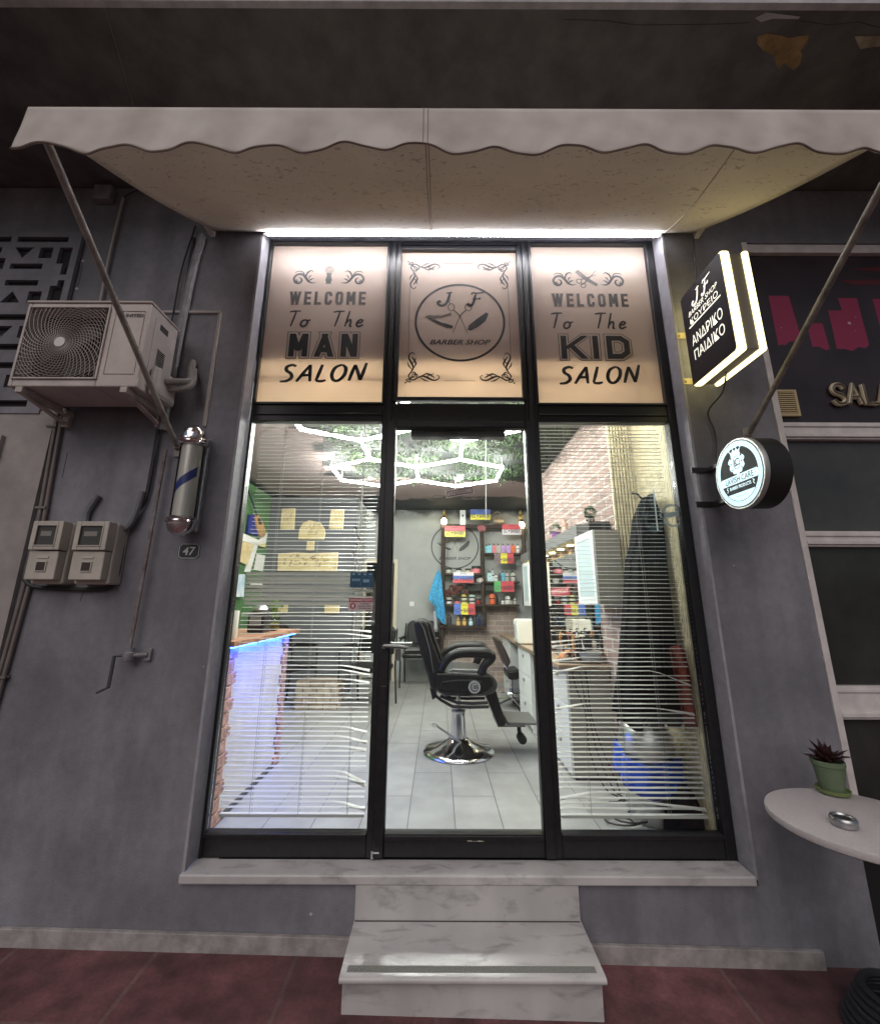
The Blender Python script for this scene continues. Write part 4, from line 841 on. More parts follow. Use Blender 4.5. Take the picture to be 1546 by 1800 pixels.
b = MB(); b.lathe([(.036, 0), (.040, .004), (.040, .018), (.042, .02), (.042, .024), (.038, .030), (.030, .031), (.026, .024), (.002, .022)], (ac_.x, ac_.y, .741), 'z', 32); b.build('body', steel, t, smooth=True)
b = MB(); b.lathe([(.024, .0245), (.024, .0265), (.002, .0275)], (ac_.x, ac_.y, .741), 'z', 20); b.build('lid', M('dark ash lid', (.02, .02, .02), .4), t)
b = MB(); hx, hy = 1.728, -.475; pts = []
for k in range(150):
    a = k / 150 * 7 * 2 * math.pi; rr = .19 - .012 * (k / 150 * 7); pts.append((hx + rr * math.cos(a), hy + rr * math.sin(a), gz(hx) + .018 + .026 * (k / 150 * 7) * .8))
b.tube(pts, .0135, 8); tag(b.build('coiled_hose', M('dark ribbed hose', (.02, .021, .026), .5), smooth=True), 'dark coiled hose on the red paving under the table', 'hose')

# ================================================================== inside the shop
FZ, CZ, BW, GW, LW, RW, SW_ = .33, 3.02, 4.71, 3.80, -2.48, 1.245, 1.425
floor_m = brickmat('grey concrete floor planks', (.36, .36, .345), (.315, .315, .305), (.14, .14, .135), 1.05, .262, .004, 'yx', .38, .15, .37, .28, 5)
b = MB(); b.box(LW - .1, SW_ + .3, .061, 6.2, FZ - .1, FZ); b.box(FX0, FX1, .056, .06, FZ - .1, FZ); struct(b.build('shop_floor', floor_m))
# ceiling: mauve paint with a ragged black painted field
cm = bpy.data.materials.new('mauve and black ceiling paint'); cm.use_nodes = True; nt = cm.node_tree; pb = nt.nodes['Principled BSDF']; pb.inputs['Roughness'].default_value = .8
N = lambda k: nt.nodes.new(k); L_ = nt.links.new
def mth(op, a, c=None, clamp=False):
    n = N('ShaderNodeMath'); n.operation = op; n.use_clamp = clamp
    for i, x in enumerate((a, c)):
        if x is None: continue
        if isinstance(x, (int, float)): n.inputs[i].default_value = x
        else: L_(x, n.inputs[i])
    return n.outputs[0]
geo = N('ShaderNodeNewGeometry'); sp = N('ShaderNodeSeparateXYZ'); L_(geo.outputs['Position'], sp.inputs[0])
nz = N('ShaderNodeTexNoise'); nz.inputs['Scale'].default_value = 2.6; nz.inputs['Detail'].default_value = 5; L_(geo.outputs['Position'], nz.inputs[0])
dn = mth('MULTIPLY', mth('SUBTRACT', nz.outputs[0], .5), 1.1)
bx = mth('MAXIMUM', mth('DIVIDE', mth('ABSOLUTE', mth('SUBTRACT', sp.outputs[0], .12)), 1.35), mth('DIVIDE', mth('ABSOLUTE', mth('SUBTRACT', sp.outputs[1], 1.4)), 1.5))
f1 = mth('MULTIPLY', mth('SUBTRACT', 1.0, mth('ADD', bx, mth('MULTIPLY', dn, .9))), 14, True)
f2 = mth('MULTIPLY', mth('SUBTRACT', mth('ADD', sp.outputs[1], dn), 3.75), 9, True)
f3 = mth('MULTIPLY', mth('SUBTRACT', mth('ADD', mth('MULTIPLY', sp.outputs[0], -1), mth('MULTIPLY', dn, .5)), 2.3), 9, True)
ff = mth('MAXIMUM', mth('MAXIMUM', f1, f2), f3)
mx = N('ShaderNodeMix'); mx.data_type = 'RGBA'; L_(ff, mx.inputs[0]); mx.inputs[6].default_value = (.30, .225, .22, 1); mx.inputs[7].default_value = (.016, .018, .018, 1); L_(mx.outputs[2], pb.inputs['Base Color'])
b = MB(); b.box(LW - .1, SW_ + .3, .064, 6.2, CZ, 4.25); struct(b.build('shop_ceiling', cm))
wallgrey = M('mid grey wall paint', (.34, .35, .34), .75, var=.08, scale=3, bump=.1, bscale=90)
wallart = M('slate grey wall paint', (.105, .11, .12), .75, var=.1, scale=3)
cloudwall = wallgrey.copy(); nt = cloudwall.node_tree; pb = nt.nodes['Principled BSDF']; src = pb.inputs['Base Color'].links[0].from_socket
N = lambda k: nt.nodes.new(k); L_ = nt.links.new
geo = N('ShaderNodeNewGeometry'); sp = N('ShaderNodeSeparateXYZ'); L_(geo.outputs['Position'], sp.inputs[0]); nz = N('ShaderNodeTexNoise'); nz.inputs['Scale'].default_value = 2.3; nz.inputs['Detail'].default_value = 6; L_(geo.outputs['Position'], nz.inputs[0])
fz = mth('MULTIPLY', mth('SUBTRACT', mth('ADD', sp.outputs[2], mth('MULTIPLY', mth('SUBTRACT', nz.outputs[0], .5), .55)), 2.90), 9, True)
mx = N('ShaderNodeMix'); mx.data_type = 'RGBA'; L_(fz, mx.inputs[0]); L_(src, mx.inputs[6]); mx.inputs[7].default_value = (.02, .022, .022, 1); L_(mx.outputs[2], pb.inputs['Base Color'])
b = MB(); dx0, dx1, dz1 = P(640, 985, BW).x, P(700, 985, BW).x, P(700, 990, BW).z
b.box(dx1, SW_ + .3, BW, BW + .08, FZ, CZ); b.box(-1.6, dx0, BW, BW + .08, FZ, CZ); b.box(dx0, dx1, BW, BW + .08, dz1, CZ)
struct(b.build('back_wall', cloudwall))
gxr = P(628, 900, GW).x
b = MB(); b.box(LW, gxr, GW, GW + .12, FZ, CZ); struct(b.build('side_partition_wall', wallart))
b = MB(); b.box(gxr - .06, gxr, GW + .1201, BW - .001, FZ, CZ); struct(b.build('recess_wall', wallgrey))
moss = M('green artificial moss', (.035, .10, .035), .95, col2=(.11, .24, .09), scale=45, detail=8, bump=.9, bscale=140)
b = MB(); b.box(LW - .08, LW, .07, GW, FZ, CZ); struct(b.build('moss_wall', moss))
rbrick = brickmat('pale painted brick', (.36, .245, .215), (.27, .185, .165), (.60, .54, .50), .235, .078, .008, 'yz', .85, 1)
b = MB(); b.box(RW, SW_ + .3, .56, 3.36, FZ, CZ); struct(b.build('brick_side_wall', rbrick))
b = MB(); b.box(1.52, 1.72, 3.361, BW, FZ, CZ); struct(b.build('rear_side_wall', wallgrey))
b = MB(); b.box(SW_ + .03, SW_ + .3, .06, .56, FZ, CZ); struct(b.build('front_side_wall', M('dark wall behind battens', (.03, .028, .025), .9)))
b = MB()
for k in range(26): y = .075 + k * .0185; b.box(SW_, SW_ + .029, y, y + .0105, FZ + .02, CZ - .02)
for k in range(8): x = RW + .004 + k * .0225; b.box(x, x + .013, .535, .5585, FZ + .02, CZ - .02)
o = b.build('slat_panel', M('cream wooden batten', (.62, .55, .38), .5, var=.2, scale=20)); tag(o, 'cream vertical wooden slat panel on the shop wall behind the right window', 'wall panel')
bbrick = brickmat('small tan brick', (.42, .32, .27), (.33, .25, .215), (.55, .49, .44), .24, .075, .008, 'xz', .85, .9)
b = MB(); xl, xm, xr = P(778, 1110, BW).x, P(857, 1080, BW).x, RW; b.box(xl, RW, BW - .035, BW - .001, FZ, P(800, 1102, BW).z); b.box(xm, RW, BW - .035, BW - .001, P(800, 1102, BW).z, P(880, 1063, BW).z)
o = b.build('brick_wainscot', bbrick); tag(o, 'tan brick cladding on the lower back wall below the product shelves', 'brick cladding', kind='thing')
# doorway at the back
t = thing('back_doorway', 'cream door frame of a dark side room at the back left of the shop', 'doorway', ((dx0 + dx1) / 2, BW, FZ))
cream = M('cream door frame', (.56, .50, .38), .5)
b = MB(); fw_ = .05
b.box(dx0 - .0, dx0 + fw_, BW - .03, BW + .1, FZ, dz1); b.box(dx1 - fw_, dx1, BW - .03, BW + .1, FZ, dz1); b.box(dx0, dx1, BW - .03, BW + .1, dz1, dz1 + .055); b.build('frame', cream, t)
b = MB(); b.box(dx0 - .1, dx1 + .1, 5.9, 5.95, FZ, CZ); b.box(dx0 - .12, dx0 - .05, BW + .09, 5.9, FZ, CZ); b.box(dx1 + .05, dx1 + .12, BW + .09, 5.9, FZ, CZ); b.build('side_room_lining', M('brown grey marbled panel', (.12, .11, .10), .6, var=.5, scale=4, detail=10), t)
q = P(644, 1132, 4.9); mw = .5
t = thing('washing_machine', 'grey washing machine with a round dark door in the side room', 'washing machine', (q.x, 5.1, FZ))
b = MB(); b.box(q.x - .3, q.x + .22, 4.905, 5.4, FZ + .012, q.z + .34); b.build('cabinet', M('pale grey enamel', (.42, .45, .45), .4), t, bevel=.01)
b = MB(); b.lathe([(.125, -.002), (.12, -.02), (.098, -.026), (.094, -.012), (.09, -.002)], (q.x, 4.904, q.z), 'y', 28); b.build('door_ring', M('silver ring', (.5, .5, .5), .3, .6), t, smooth=True)
b = MB(); b.lathe([(.092, -.008), (.06, -.02), (.001, -.026)], (q.x, 4.904, q.z), 'y', 24); b.build('door_window', M('dark porthole', (.015, .016, .018), .1), t, smooth=True)
b = MB(); b.box(q.x - .28, q.x + .2, 4.898, 4.904, q.z + .25, q.z + .33); b.build('control_panel', M('dark panel', (.06, .065, .065), .4), t)
q = P(725, 1062, BW - .004); b = MB(); b.box(q.x - .035, q.x + .035, BW - .012, BW - .001, q.z - .035, q.z + .035); tag(b.build('wall_switch', M('white switch', (.7, .7, .68), .4), bevel=.004), 'white light switch on the grey back wall beside the doorway', 'switch')

# wall emblem
t = thing('wall_emblem', 'large round barber shop emblem painted on the grey back wall', 'wall decal', (.27, BW, 2.05))
lf = frame((.268, BW - .003, P(800, 960, BW).z)); logo(lf, .385, t, inkm=M('dark grey paint', (.045, .05, .05), .6), greyink=M('grey paint', (.16, .165, .16), .6), ell=.94)

# LED honeycomb
led = EM('led tube white', (1, 1, .94), 138)
HZ, hs = CZ - .118, .52; hx, hy = .215, 2.17
c3 = math.sqrt(3) / 2 * hs
def hexv(cx, cy): return [(cx, cy - hs), (cx + c3, cy - hs / 2), (cx + c3, cy + hs / 2), (cx, cy + hs), (cx - c3, cy + hs / 2), (cx - c3, cy - hs / 2)]
edges = set()
def addhex(cx, cy, only=range(6)):
    v = hexv(cx, cy)
    for i in only: a, c = v[i], v[(i + 1) % 6]; edges.add(tuple(sorted([(round(a[0], 2), round(a[1], 2)), (round(c[0], 2), round(c[1], 2))])))
addhex(hx, hy); addhex(hx - 2 * c3, hy); addhex(hx - c3, hy - 1.5 * hs); addhex(hx + c3, hy - 1.5 * hs, (5,)); addhex(hx - 3 * c3, hy - 1.5 * hs, (0,)); addhex(hx - 2 * c3, hy - 3 * hs, (4,)); addhex(hx, hy - 3 * hs, (0, 5)); addhex(hx - 2 * c3, hy - 3 * hs, (0, 5)); addhex(hx + 2 * c3, hy - 3 * hs, (5,))  # closing calls add unseen front tubes to brighten the window side
t = thing('honeycomb_light', 'bright white LED honeycomb of hexagons under the shop ceiling with added front tubes', 'ceiling light', (hx, hy, HZ))
for a, c in sorted(edges):
    b = MB(); b.tube([(a[0], a[1], HZ), (c[0], c[1], HZ)], .0145, 8); b.build('light_tube', led, t)
vs_ = {p for e in edges for p in e}
b = MB()
for p in vs_: b.lathe([(.02, HZ + .01), (.02, HZ + .02), (.004, HZ + .022), (.004, CZ)], (p[0], p[1], 0), 'z', 8)
b.build('connector', whitemetal, t)
lgreen = M('artificial leaves', (.022, .038, .018), .6, spec=.2, col2=(.07, .11, .05), scale=2.2, detail=3, lo=.42, hi=.6)
b = MB()
for k in range(14000):
    x, y = random.uniform(-1.05, 1.17), random.uniform(.45, 2.85)
    if ((x - .1) / 1.15) ** 4 + ((y - 1.65) / 1.2) ** 4 > 1 + random.uniform(-.35, .15): continue
    cl = math.sin(x * 7 + 2 * math.sin(y * 5)) * math.sin(y * 6.1 + x * 3)
    if random.random() > .55 + .5 * cl: continue
    z = CZ - .003 - random.random() ** 1.6 * .055; g = random.uniform(0, 6.28); tl = random.uniform(-1.2, .5); l = random.uniform(.022, .055); w = l * random.uniform(.12, .3)
    d = Vector((math.cos(g) * math.cos(tl), math.sin(g) * math.cos(tl), math.sin(tl))); s_ = d.cross(Vector((random.uniform(-.5, .5), random.uniform(-.5, .5), 1))).normalized() * w; p = Vector((x, y, z))
    tip = p + d * l
    if tip.z > CZ - .002: continue
    b.add([p, p + d * l * .5 + s_, tip, p + d * l * .5 - s_], [(0, 1, 2, 3)])
o = b.build('ceiling_foliage', lgreen); tag(o, 'green artificial leaves covering the ceiling around the honeycomb light', 'foliage', kind='stuff')
q = PZ(806, 839, CZ - .03); b = MB(); b.lathe([(.001, -.035), (.03, -.034), (.055, -.02), (.06, .03)], q, 'z', 20); tag(b.build('smoke_detector', EM('painted white glow', (.8, .9, .85), .5), smooth=True), 'round white smoke detector among the ceiling leaves', 'smoke detector')
for (u, v0, v1, r, lab) in ((853, 771, 914, .005, 'thin white tube hanging from the ceiling light in the doorway'),):
    b = MB(); b.tube([P(u, v0, .5), P(u + 1, v1, .5)], .0028, 6); tag(b.build('blind_wand', M('clear white plastic', (.7, .72, .7), .4)), lab, 'wand')

# ------------------------------------------------------------------ blinds
slatm = M('white enamel slat', (.66, .65, .62), .4)
cordm = M('ladder cord', (.35, .34, .32), .8)
def blind(xa, xb, lab, bent, tiltz, cords, right):
    t = thing('venetian_blind', lab, 'blind', ((xa + xb) / 2, .10, .42), 'venetian blinds in the windows')
    b = MB(); b.box(xa, xb, .075, .105, 2.62, 2.65); b.build('headrail', slatm, t)
    b = MB(); z, k = 2.605, 0; n = 14; dz = .0238
    while z > .47:
        tl = R(7) + R(1.5) * math.sin(k * 1.7)
        for z0, z1, a_ in tiltz:
            if z0 < z < z1: tl = R(a_) + R(5) * math.sin(k * 2.3)
        bb = bent.get(k); sg = .002 * math.sin(k * 3.1); ends = random.uniform(-.004, .004); hw_ = .0100
        vs = []
        for i in range(n + 1):
            x = xa + .004 + ends + (xb - xa - .008) * i / n; o_ = sg * math.sin(i / n * 3.1) + random.uniform(-.0006, .0006)
            tt = tl
            if bb:
                xs_, drop, side = bb
                if side > 0 and x > xs_: o_ += drop * (x - xs_) / (xb - xs_); tt = tl + .5 * (x - xs_) / (xb - xs_)
                if side < 0 and x < xs_: o_ += drop * (xs_ - x) / (xs_ - xa); tt = tl + .4 * (xs_ - x) / (xs_ - xa)
            for j, (yy, cr_) in enumerate(((-1, 0), (0, .0022), (1, 0))): vs.append((x, .09 + hw_ * yy * math.cos(tt), z + o_ + cr_ + hw_ * yy * math.sin(tt)))
        b.add(vs, [(3 * i + j, 3 * i + 3 + j, 3 * i + 4 + j, 3 * i + 1 + j) for i in range(n) for j in (0, 1)])
        z -= dz; k += 1
    b.build('slats', slatm, t, smooth=True)
    b = MB(); b.box(xa + .004, xb - .004, .078, .102, .445, .458); b.build('bottom_rail', slatm, t)
    b = MB()
    for x in cords:
        for y in (.0755, .1045): b.tube([(x, y, 2.62), (x + .002, y, .458)], .0009, 4)
    b.build('ladder_cord', cordm, t)
    return t
rb = lambda ks, lo, hi: {k: (x, random.uniform(lo, hi), s) for k, x, s in ks}
bL = {44: (-.55, -.012, 1), 52: (-.50, -.012, 1), 53: (-.5, -.016, 1), 60: (-.52, -.028, 1), 61: (-.52, -.03, 1), 63: (-.5, -.02, 1), 73: (-.5, -.03, 1), 75: (-.5, -.035, 1), 77: (-.5, -.02, 1), 82: (-.5, -.06, 1), 83: (-.5, -.045, 1), 88: (-.5, -.035, 1), 57: (-.8, -.012, -1), 48: (-.8, -.010, -1)}
tL = blind(-1.128, -.375, 'white venetian blind with some bent slats behind the left window', bL, ((1.545, 1.70, -58), (1.50, 1.545, -52)), (-.97, -.72, -.47), 0)
bR = {54: (.80, -.016, -1), 55: (.8, -.016, -1), 58: (.8, -.02, -1), 60: (.8, -.04, -1), 61: (1.2, -.075, 1), 68: (.8, -.03, -1), 69: (1.2, -.03, 1), 86: (.8, -.03, -1), 88: (1.1, -.03, 1), 0: (1.1, .015, 1)}
tR = blind(.632, 1.395, 'white venetian blind with a few kinked slats behind the right window', bR, (), (.79, .99, 1.2), 1)
b = MB(); b.tube([P(1124, 760, .06), P(1158, 930, .06)], .0035, 6); b.tube([(P(643, 752, .06).x, .06, 2.58), P(634, 925, .06)], .004, 6)
w_ = b.build('tilt_wand', M('clear wand', (.72, .74, .72), .3), tR) if 0 else None
for par, (p, q) in ((tR, (P(1148, 858, .068), P(1156, 930, .068))), (tL, (P(641, 748, .068), P(634, 928, .068)))):
    b = MB(); b.tube([p, q], .0045, 6); b.build('tilt_wand', M('clear wand', (.72, .74, .72), .3), par)

# stickers and hanging sign on the glass
def decal(name, lab, cat, u0, v0, u1, v1, mat, y=.0205):
    p, q = P(u0, v0, y), P(u1, v1, y); x0, x1, z1, z0 = p.x, q.x, p.z, q.z
    t = thing(name, lab, cat, ((x0 + x1) / 2, y, z0)); b = MB(); b.box(x0, x1, y - .0005, y + .0005, z0, z1); b.build('sheet', mat, t); return t, x0, x1, z0, z1
navy = M('navy blue sticker', (.02, .085, .16), .35); navl = M('light blue print', (.25, .42, .52), .4)
t, x0, x1, z0, z1 = decal('payment_sticker', 'dark blue payment sticker on the lower right of the left window', 'sticker', 617, 1007, 657, 1034, navy)
fr = lambda a, c: Vector((x0 + a * (x1 - x0), .0195, z0 + c * (z1 - z0)))
b = MB()
for k in range(4): b.poly(fr, [(.08 + k * .24, .82), (.2 + k * .24, .82), (.2 + k * .24, .92), (.08 + k * .24, .92)])
b.stroke(fr, [(.48, .08), (.48, .45), (.55, .70), (.70, .78), (.86, .66), (.92, .42), (.84, .18), (.72, .08)], .006, True, 3); b.poly(fr, [(.56, .34), (.82, .34), (.82, .54), (.56, .54)]); b.stroke(fr, [(.12, .1), (.12, .30), (.40, .30), (.40, .1)], .003, True, 1)
for k in range(4): b.poly(fr, [(.08 + k * .09, .42), (.14 + k * .09, .42), (.16 + k * .09, .58), (.10 + k * .09, .58)])
b.build('print', navl, t)
t, x0, x1, z0, z1 = decal('mask_notice', 'red and white mask notice headed ΕΝΗΜΕΡΩΣΗ on the left window', 'notice', 614, 1052, 656, 1074, M('pinkish white paper', (.62, .5, .5), .5))
b = MB(); b.box(x0 + .003, x1 - .003, .0192, .0196, z0 + (z1 - z0) * .66, z1 - .002); b.disc(frame((0, .0194, 0)), x0 + .026, z0 + .024, .016); b.build('red_print', M('crimson print', (.36, .02, .035), .5), t)
b = MB(); textmesh(b, frame((0, .0190, 0)), 'ΕΝΗΜΕΡΩΣΗ', w=(x1 - x0) * .86, h=.013, bold=.03, cx=(x0 + x1) / 2, cy=z0 + (z1 - z0) * .82); b.disc(frame((0, .0190, 0)), x0 + .026, z0 + .024, .008, .010, 10); b.build('white_print', M('white print', (.7, .62, .62), .5), t)
b = MB()
for k, s_ in enumerate(('Η ΧΡΗΣΗ', 'ΜΑΣΚΑΣ ΕΙΝΑΙ', 'ΥΠΟΧΡΕΩΤΙΚΗ')): textmesh(b, frame((0, .0192, 0)), s_, w=(.05, .072, .072)[k], h=.007, bold=.03, cx=x0 + .092, cy=z0 + .036 - k * .0125)
b.build('black_print', ink, t)
p = P(808, 863, .012); t = thing('closed_sign', 'small tilted brown sign reading ΚΛΕΙΣΤΟ-CLOSED hanging in the door glass', 'sign', (p.x, .03, p.z - .03))
an = R(11); fr = frame((p.x, .032, p.z), (math.cos(an), 0, math.sin(an)), (-math.sin(an), 0, math.cos(an)))
b = MB(); b.prism([fr(-.086, -.024), fr(.086, -.024), fr(.086, .024), fr(-.086, .024)], (0, .003, 0)); b.build('board', M('mauve brown board', (.28, .16, .16), .5), t)
fr = frame((p.x, .0312, p.z), (math.cos(an), 0, math.sin(an)), (-math.sin(an), 0, math.cos(an)))
b = MB(); b.stroke(fr, [(-.083, -.021), (.083, -.021), (.083, .021), (-.083, .021)], .004, True, 1); textmesh(b, fr, 'ΚΛΕΙΣΤΟ-CLOSED', w=.148, h=.021, bold=.02); b.build('lettering', M('pale pink print', (.8, .66, .66), .5), t)
b = MB(); b.tube([fr(0, .024), (p.x, .032, P(808, 760, .03).z)], .0008, 4); b.build('string', cordm, t)
p = P(1181, 903, .02); t = thing('oval_sticker', 'pale oval sticker with a bar across it on the right window', 'sticker', (p.x, .02, p.z - .05))
b = MB(); fr = frame((p.x, .0195, p.z)); b.stroke(fr, [(.055 * math.cos(g), .062 * math.sin(g)) for g in [k * math.pi / 16 for k in range(32)]], .012, True, 1); b.poly(fr, [(-.07, -.016), (.075, .002), (.07, .030), (-.075, .010)]); b.build('print', M('pale aqua print', (.35, .45, .45), .4), t)

# ------------------------------------------------------------------ barber chair
YC = 1.47
leather = M('black leather', (.008, .0085, .0085), .36, spec=.35, var=.25, scale=25, bump=.15, bscale=120); blackmet = M('black satin metal', (.015, .015, .016), .35)
def K(px, py, y): return P(670 + px / 3.912, 1060 + py / 3.912, y)
t = thing('barber_chair', 'black leather barber chair on a chrome pedestal facing right', 'barber chair', (.168, YC, FZ))
cx = .17
b = MB(); b.lathe([(.285, FZ), (.292, FZ + .008), (.285, FZ + .022), (.26, FZ + .034), (.19, FZ + .052), (.12, FZ + .078), (.085, FZ + .10), (.07, FZ + .112)], (cx, YC, 0), 'z', 56); b.build('base', chrome, t, smooth=True)
zt = K(540, 748, YC).z
b = MB(); b.lathe([(.068, FZ + .11), (.066, FZ + .13), (.055, zt - .02), (.055, zt)], (cx, YC, 0), 'z', 36); b.build('column', chrome, t, smooth=True)
b = MB(); b.lathe([(.058, zt), (.058, zt + .014), (.028, zt + .018), (.017, zt + .02), (.017, zt + .2)], (cx, YC, 0), 'z', 20); b.build('piston', steel, t, smooth=True)
b = MB(); l0, l1 = K(560, 958, YC - .09), K(395, 850, YC - .13); b.tube([(cx, YC - .06, l0.z - .01), l0, l1], .0075, 8); pts = [K(x, y, YC - .13) for x, y in ((395, 850), (405, 842), (372, 822), (355, 826), (362, 842), (388, 856))]; b.tube(pts, .006, 6, True); b.build('pump_lever', steel, t, smooth=True)
YN, YF = 1.215, 1.725
body = [(385, 480), (500, 478), (700, 490), (752, 492), (776, 520), (780, 568), (752, 606), (700, 632), (600, 642), (480, 638), (405, 618), (384, 575)]
for y, nm in ((YN, 0), (YF, 1)):
    b = MB(); b.prism([K(x, z, YN) - Vector((0, YN - y, 0)) for x, z in body], (0, .06, 0)); sp_ = b.build('side_panel', leather, t, bevel=.018)
    if nm == 0:
        b = MB(); pad = [(412, 560), (430, 540), (520, 528), (650, 526), (700, 535), (716, 560), (716, 590), (690, 606), (560, 606), (440, 600), (414, 585)]; b.prism([K(x, z, YN - .008) for x, z in pad], (0, .02, 0)); b.build('side_pad', leather, sp_, bevel=.008)
        q = K(650, 578, YN - .012); b = MB(); b.lathe([(.047, -.004), (.05, .0), (.05, .006), (.001, .007)][::-1], (q.x, YN - .010, q.z), 'y', 24); b.build('round_badge', M('dark silver badge', (.16, .16, .165), .35, .5), sp_)
        b = MB(); b.stroke(frame((q.x, YN - .0146, q.z)), [(.04 * math.cos(g), .04 * math.sin(g)) for g in [k * math.pi / 12 for k in range(24)]], .006, True, 1); b.stroke(frame((q.x, YN - .0146, q.z)), [(.02, .02), (-.01, .02), (-.01, -.015), (.02, -.015)], .005); b.build('badge_mark', M('light silver', (.5, .5, .5), .4), sp_)
    dy = y - YN; arm = [(418, 468), (440, 418), (485, 368), (550, 342), (640, 338), (725, 342), (762, 362), (752, 392), (720, 425), (700, 470), (690, 492)]; rs = [.030, .032, .036, .040, .042, .044, .042, .036, .034, .034, .034]
    pts, rr = smooth([K(x, z, YN + .03) + Vector((0, dy, 0)) for x, z in arm], rs, 5); b = MB(); b.tube(pts, rr, 12); b.build('armrest', leather, t, smooth=True)
b = MB(); seat = [(392, 470), (500, 425), (660, 432), (740, 455), (782, 500), (792, 540), (770, 585), (700, 605), (420, 605)]; b.prism([K(x, z, YC) for x, z in seat], (0, .43, 0)); o = b.build('seat_cushion', M('dark grey leather', (.05, .052, .05), .32, var=.2, scale=20), t, bevel=.03); o.location.y -= .215
back = [(228, 132), (258, 116), (300, 120), (328, 150), (345, 235), (398, 375), (424, 425), (405, 540), (392, 605), (352, 596), (306, 440), (262, 290), (236, 190)]
b = MB(); b.prism([K(x, z, YN + .02) for x, z in back], (0, .49, 0)); bk = b.build('backrest', leather, t, bevel=.028)
b = MB(); b.prism([K(x, z, YN + .10) for x, z in [(300, 128), (325, 145), (345, 235), (400, 375), (428, 430), (440, 425), (420, 370), (372, 240), (346, 150), (322, 126)]], (0, .33, 0)); b.build('back_cushion', leather, bk, bevel=.02)
b = MB(); b.tube([K(x, z, YN + .016) for x, z in [(268, 128), (300, 180), (340, 320), (368, 480)]], .004, 5); b.build('piping', M('grey piping', (.09, .09, .09), .5), bk)
b = MB(); b.prism([K(x, z, YN + .06) for x, z in [(342, 588), (372, 590), (392, 650), (362, 668)]], (0, .4, 0)); b.build('lower_bracket', blackmet, t, bevel=.004)
b = MB()
for pts in ([(385, 640), (420, 668), (500, 712), (620, 716), (750, 712)], [(415, 640), (470, 662), (535, 686), (640, 690), (742, 684)]):
    b.tube([K(x, z, YN + .1) for x, z in pts], .012, 8); b.tube([K(x, z, YN + .1) + Vector((0, .32, 0)) for x, z in pts], .012, 8)
b.build('underframe', blackmet, t, smooth=True)
b = MB(); b.prism([K(x, z, YN + .06) for x, z in [(722, 622), (760, 602), (798, 598), (870, 828), (858, 846), (818, 850)]], (0, .39, 0)); b.build('leg_rest', leather, t, bevel=.016)
b = MB(); b.prism([K(x, z, YN + .08) for x, z in [(880, 815), (1085, 822), (1094, 828), (1092, 836), (900, 838)]], (0, .36, 0)); b.prism([K(x, z, YN + .08) for x, z in [(812, 838), (1005, 838), (1005, 850), (812, 852)]], (0, .36, 0)); b.build('footrest', M('footrest rubber', (.10, .10, .095), .45), t, bevel=.006)
b = MB(); b.tube([K(958, 848, YC), K(962, 890, YC), K(975, 915, YC)], .017, 8); q = K(976, 925, YC); b.tube([q - Vector((0, .05, 0)), q + Vector((0, .05, 0))], .035, 12); b.build('prop_foot', rubber, t, smooth=True)

# ------------------------------------------------------------------ waiting chair, stool, armchairs, planter
def waiting_chair(name, lab, x, y, rz):
    t = thing(name, lab, 'chair', (x, y, FZ)); t.rotation_euler = (0, 0, rz)
    b = MB(); b.box(-.24, .24, -.23, .22, .40, .46); b.build('seat', leather, t, bevel=.02, local=True)
    b = MB(); b.prism([(-.23, .20, .56), (.23, .20, .56), (.23, .24, .84), (.17, .25, .90), (-.17, .25, .90), (-.23, .24, .84)], (0, .05, 0)); b.build('backrest', leather, t, bevel=.018, local=True)
    for sx in (-1, 1):
        b = MB(); b.tube([(sx * .26, -.22, 0), (sx * .26, -.21, .40), (sx * .27, -.20, .62), (sx * .27, -.17, .645), (sx * .27, .18, .645), (sx * .26, .23, .62)], .011, 8); b.build('leg', blackmet, t, smooth=True, local=True)
        b = MB(); b.tube([(sx * .26, .26, 0), (sx * .26, .21, .42), (sx * .25, .26, .86)], .011, 8); b.build('leg', blackmet, t, smooth=True, local=True)
        b = MB(); b.box(sx * .27 - .025, sx * .27 + .025, -.2, .16, .658, .682); b.build('arm_pad', blackpl, t, bevel=.008, local=True)
    return t
q = PZ(738, 1202, FZ); waiting_chair('waiting_chair', 'black padded waiting chair behind the barber chair at the back wall', q.x + .02, 4.36, R(-4))
q = PZ(516, 1244, FZ); waiting_chair('waiting_chair', 'black armchair with metal legs behind the blue lit desk', q.x - .1, 3.05, R(60))
t = waiting_chair('waiting_chair', 'black padded chair right of the stone-clad box behind the left window', -.84, 3.05, R(-20))
for o in [o for o in S.objects if o.name.startswith('waiting_chair') and o.type == 'EMPTY']: o['group'] = 'black waiting chairs'
q0, q1, q2 = P(522, 1200, 2.86), P(598, 1200, 2.86), PZ(560, 1249, FZ)
stone = brickmat('small stacked stone', (.62, .52, .40), (.44, .34, .25), (.22, .17, .13), .16, .06, .006, 'xz', .9, 1, .5, .5, 12)
b = MB(); b.box(q0.x, q1.x, 2.86, 3.2, FZ, q0.z); tag(b.build('stone_clad_box', stone, bevel=.006), 'low box clad in small tan stones on the floor between the black chairs', 'planter box')
t = thing('salon_stool', 'small black and brown swivel stool with chrome base by the long counter', 'stool', (.72, 3.0, FZ))
YS2 = 3.0; J = lambda px, py: P(670 + px / 3.912, 1060 + py / 3.912, YS2)
b = MB(); b.prism([J(x, z) - Vector((0, .17, 0)) for x, z in [(775, 232), (808, 236), (845, 300), (885, 390), (862, 432), (848, 410), (810, 320)]], (0, .34, 0)); b.build('backrest', M('dark brown leather', (.035, .025, .022), .4), t, bevel=.02)
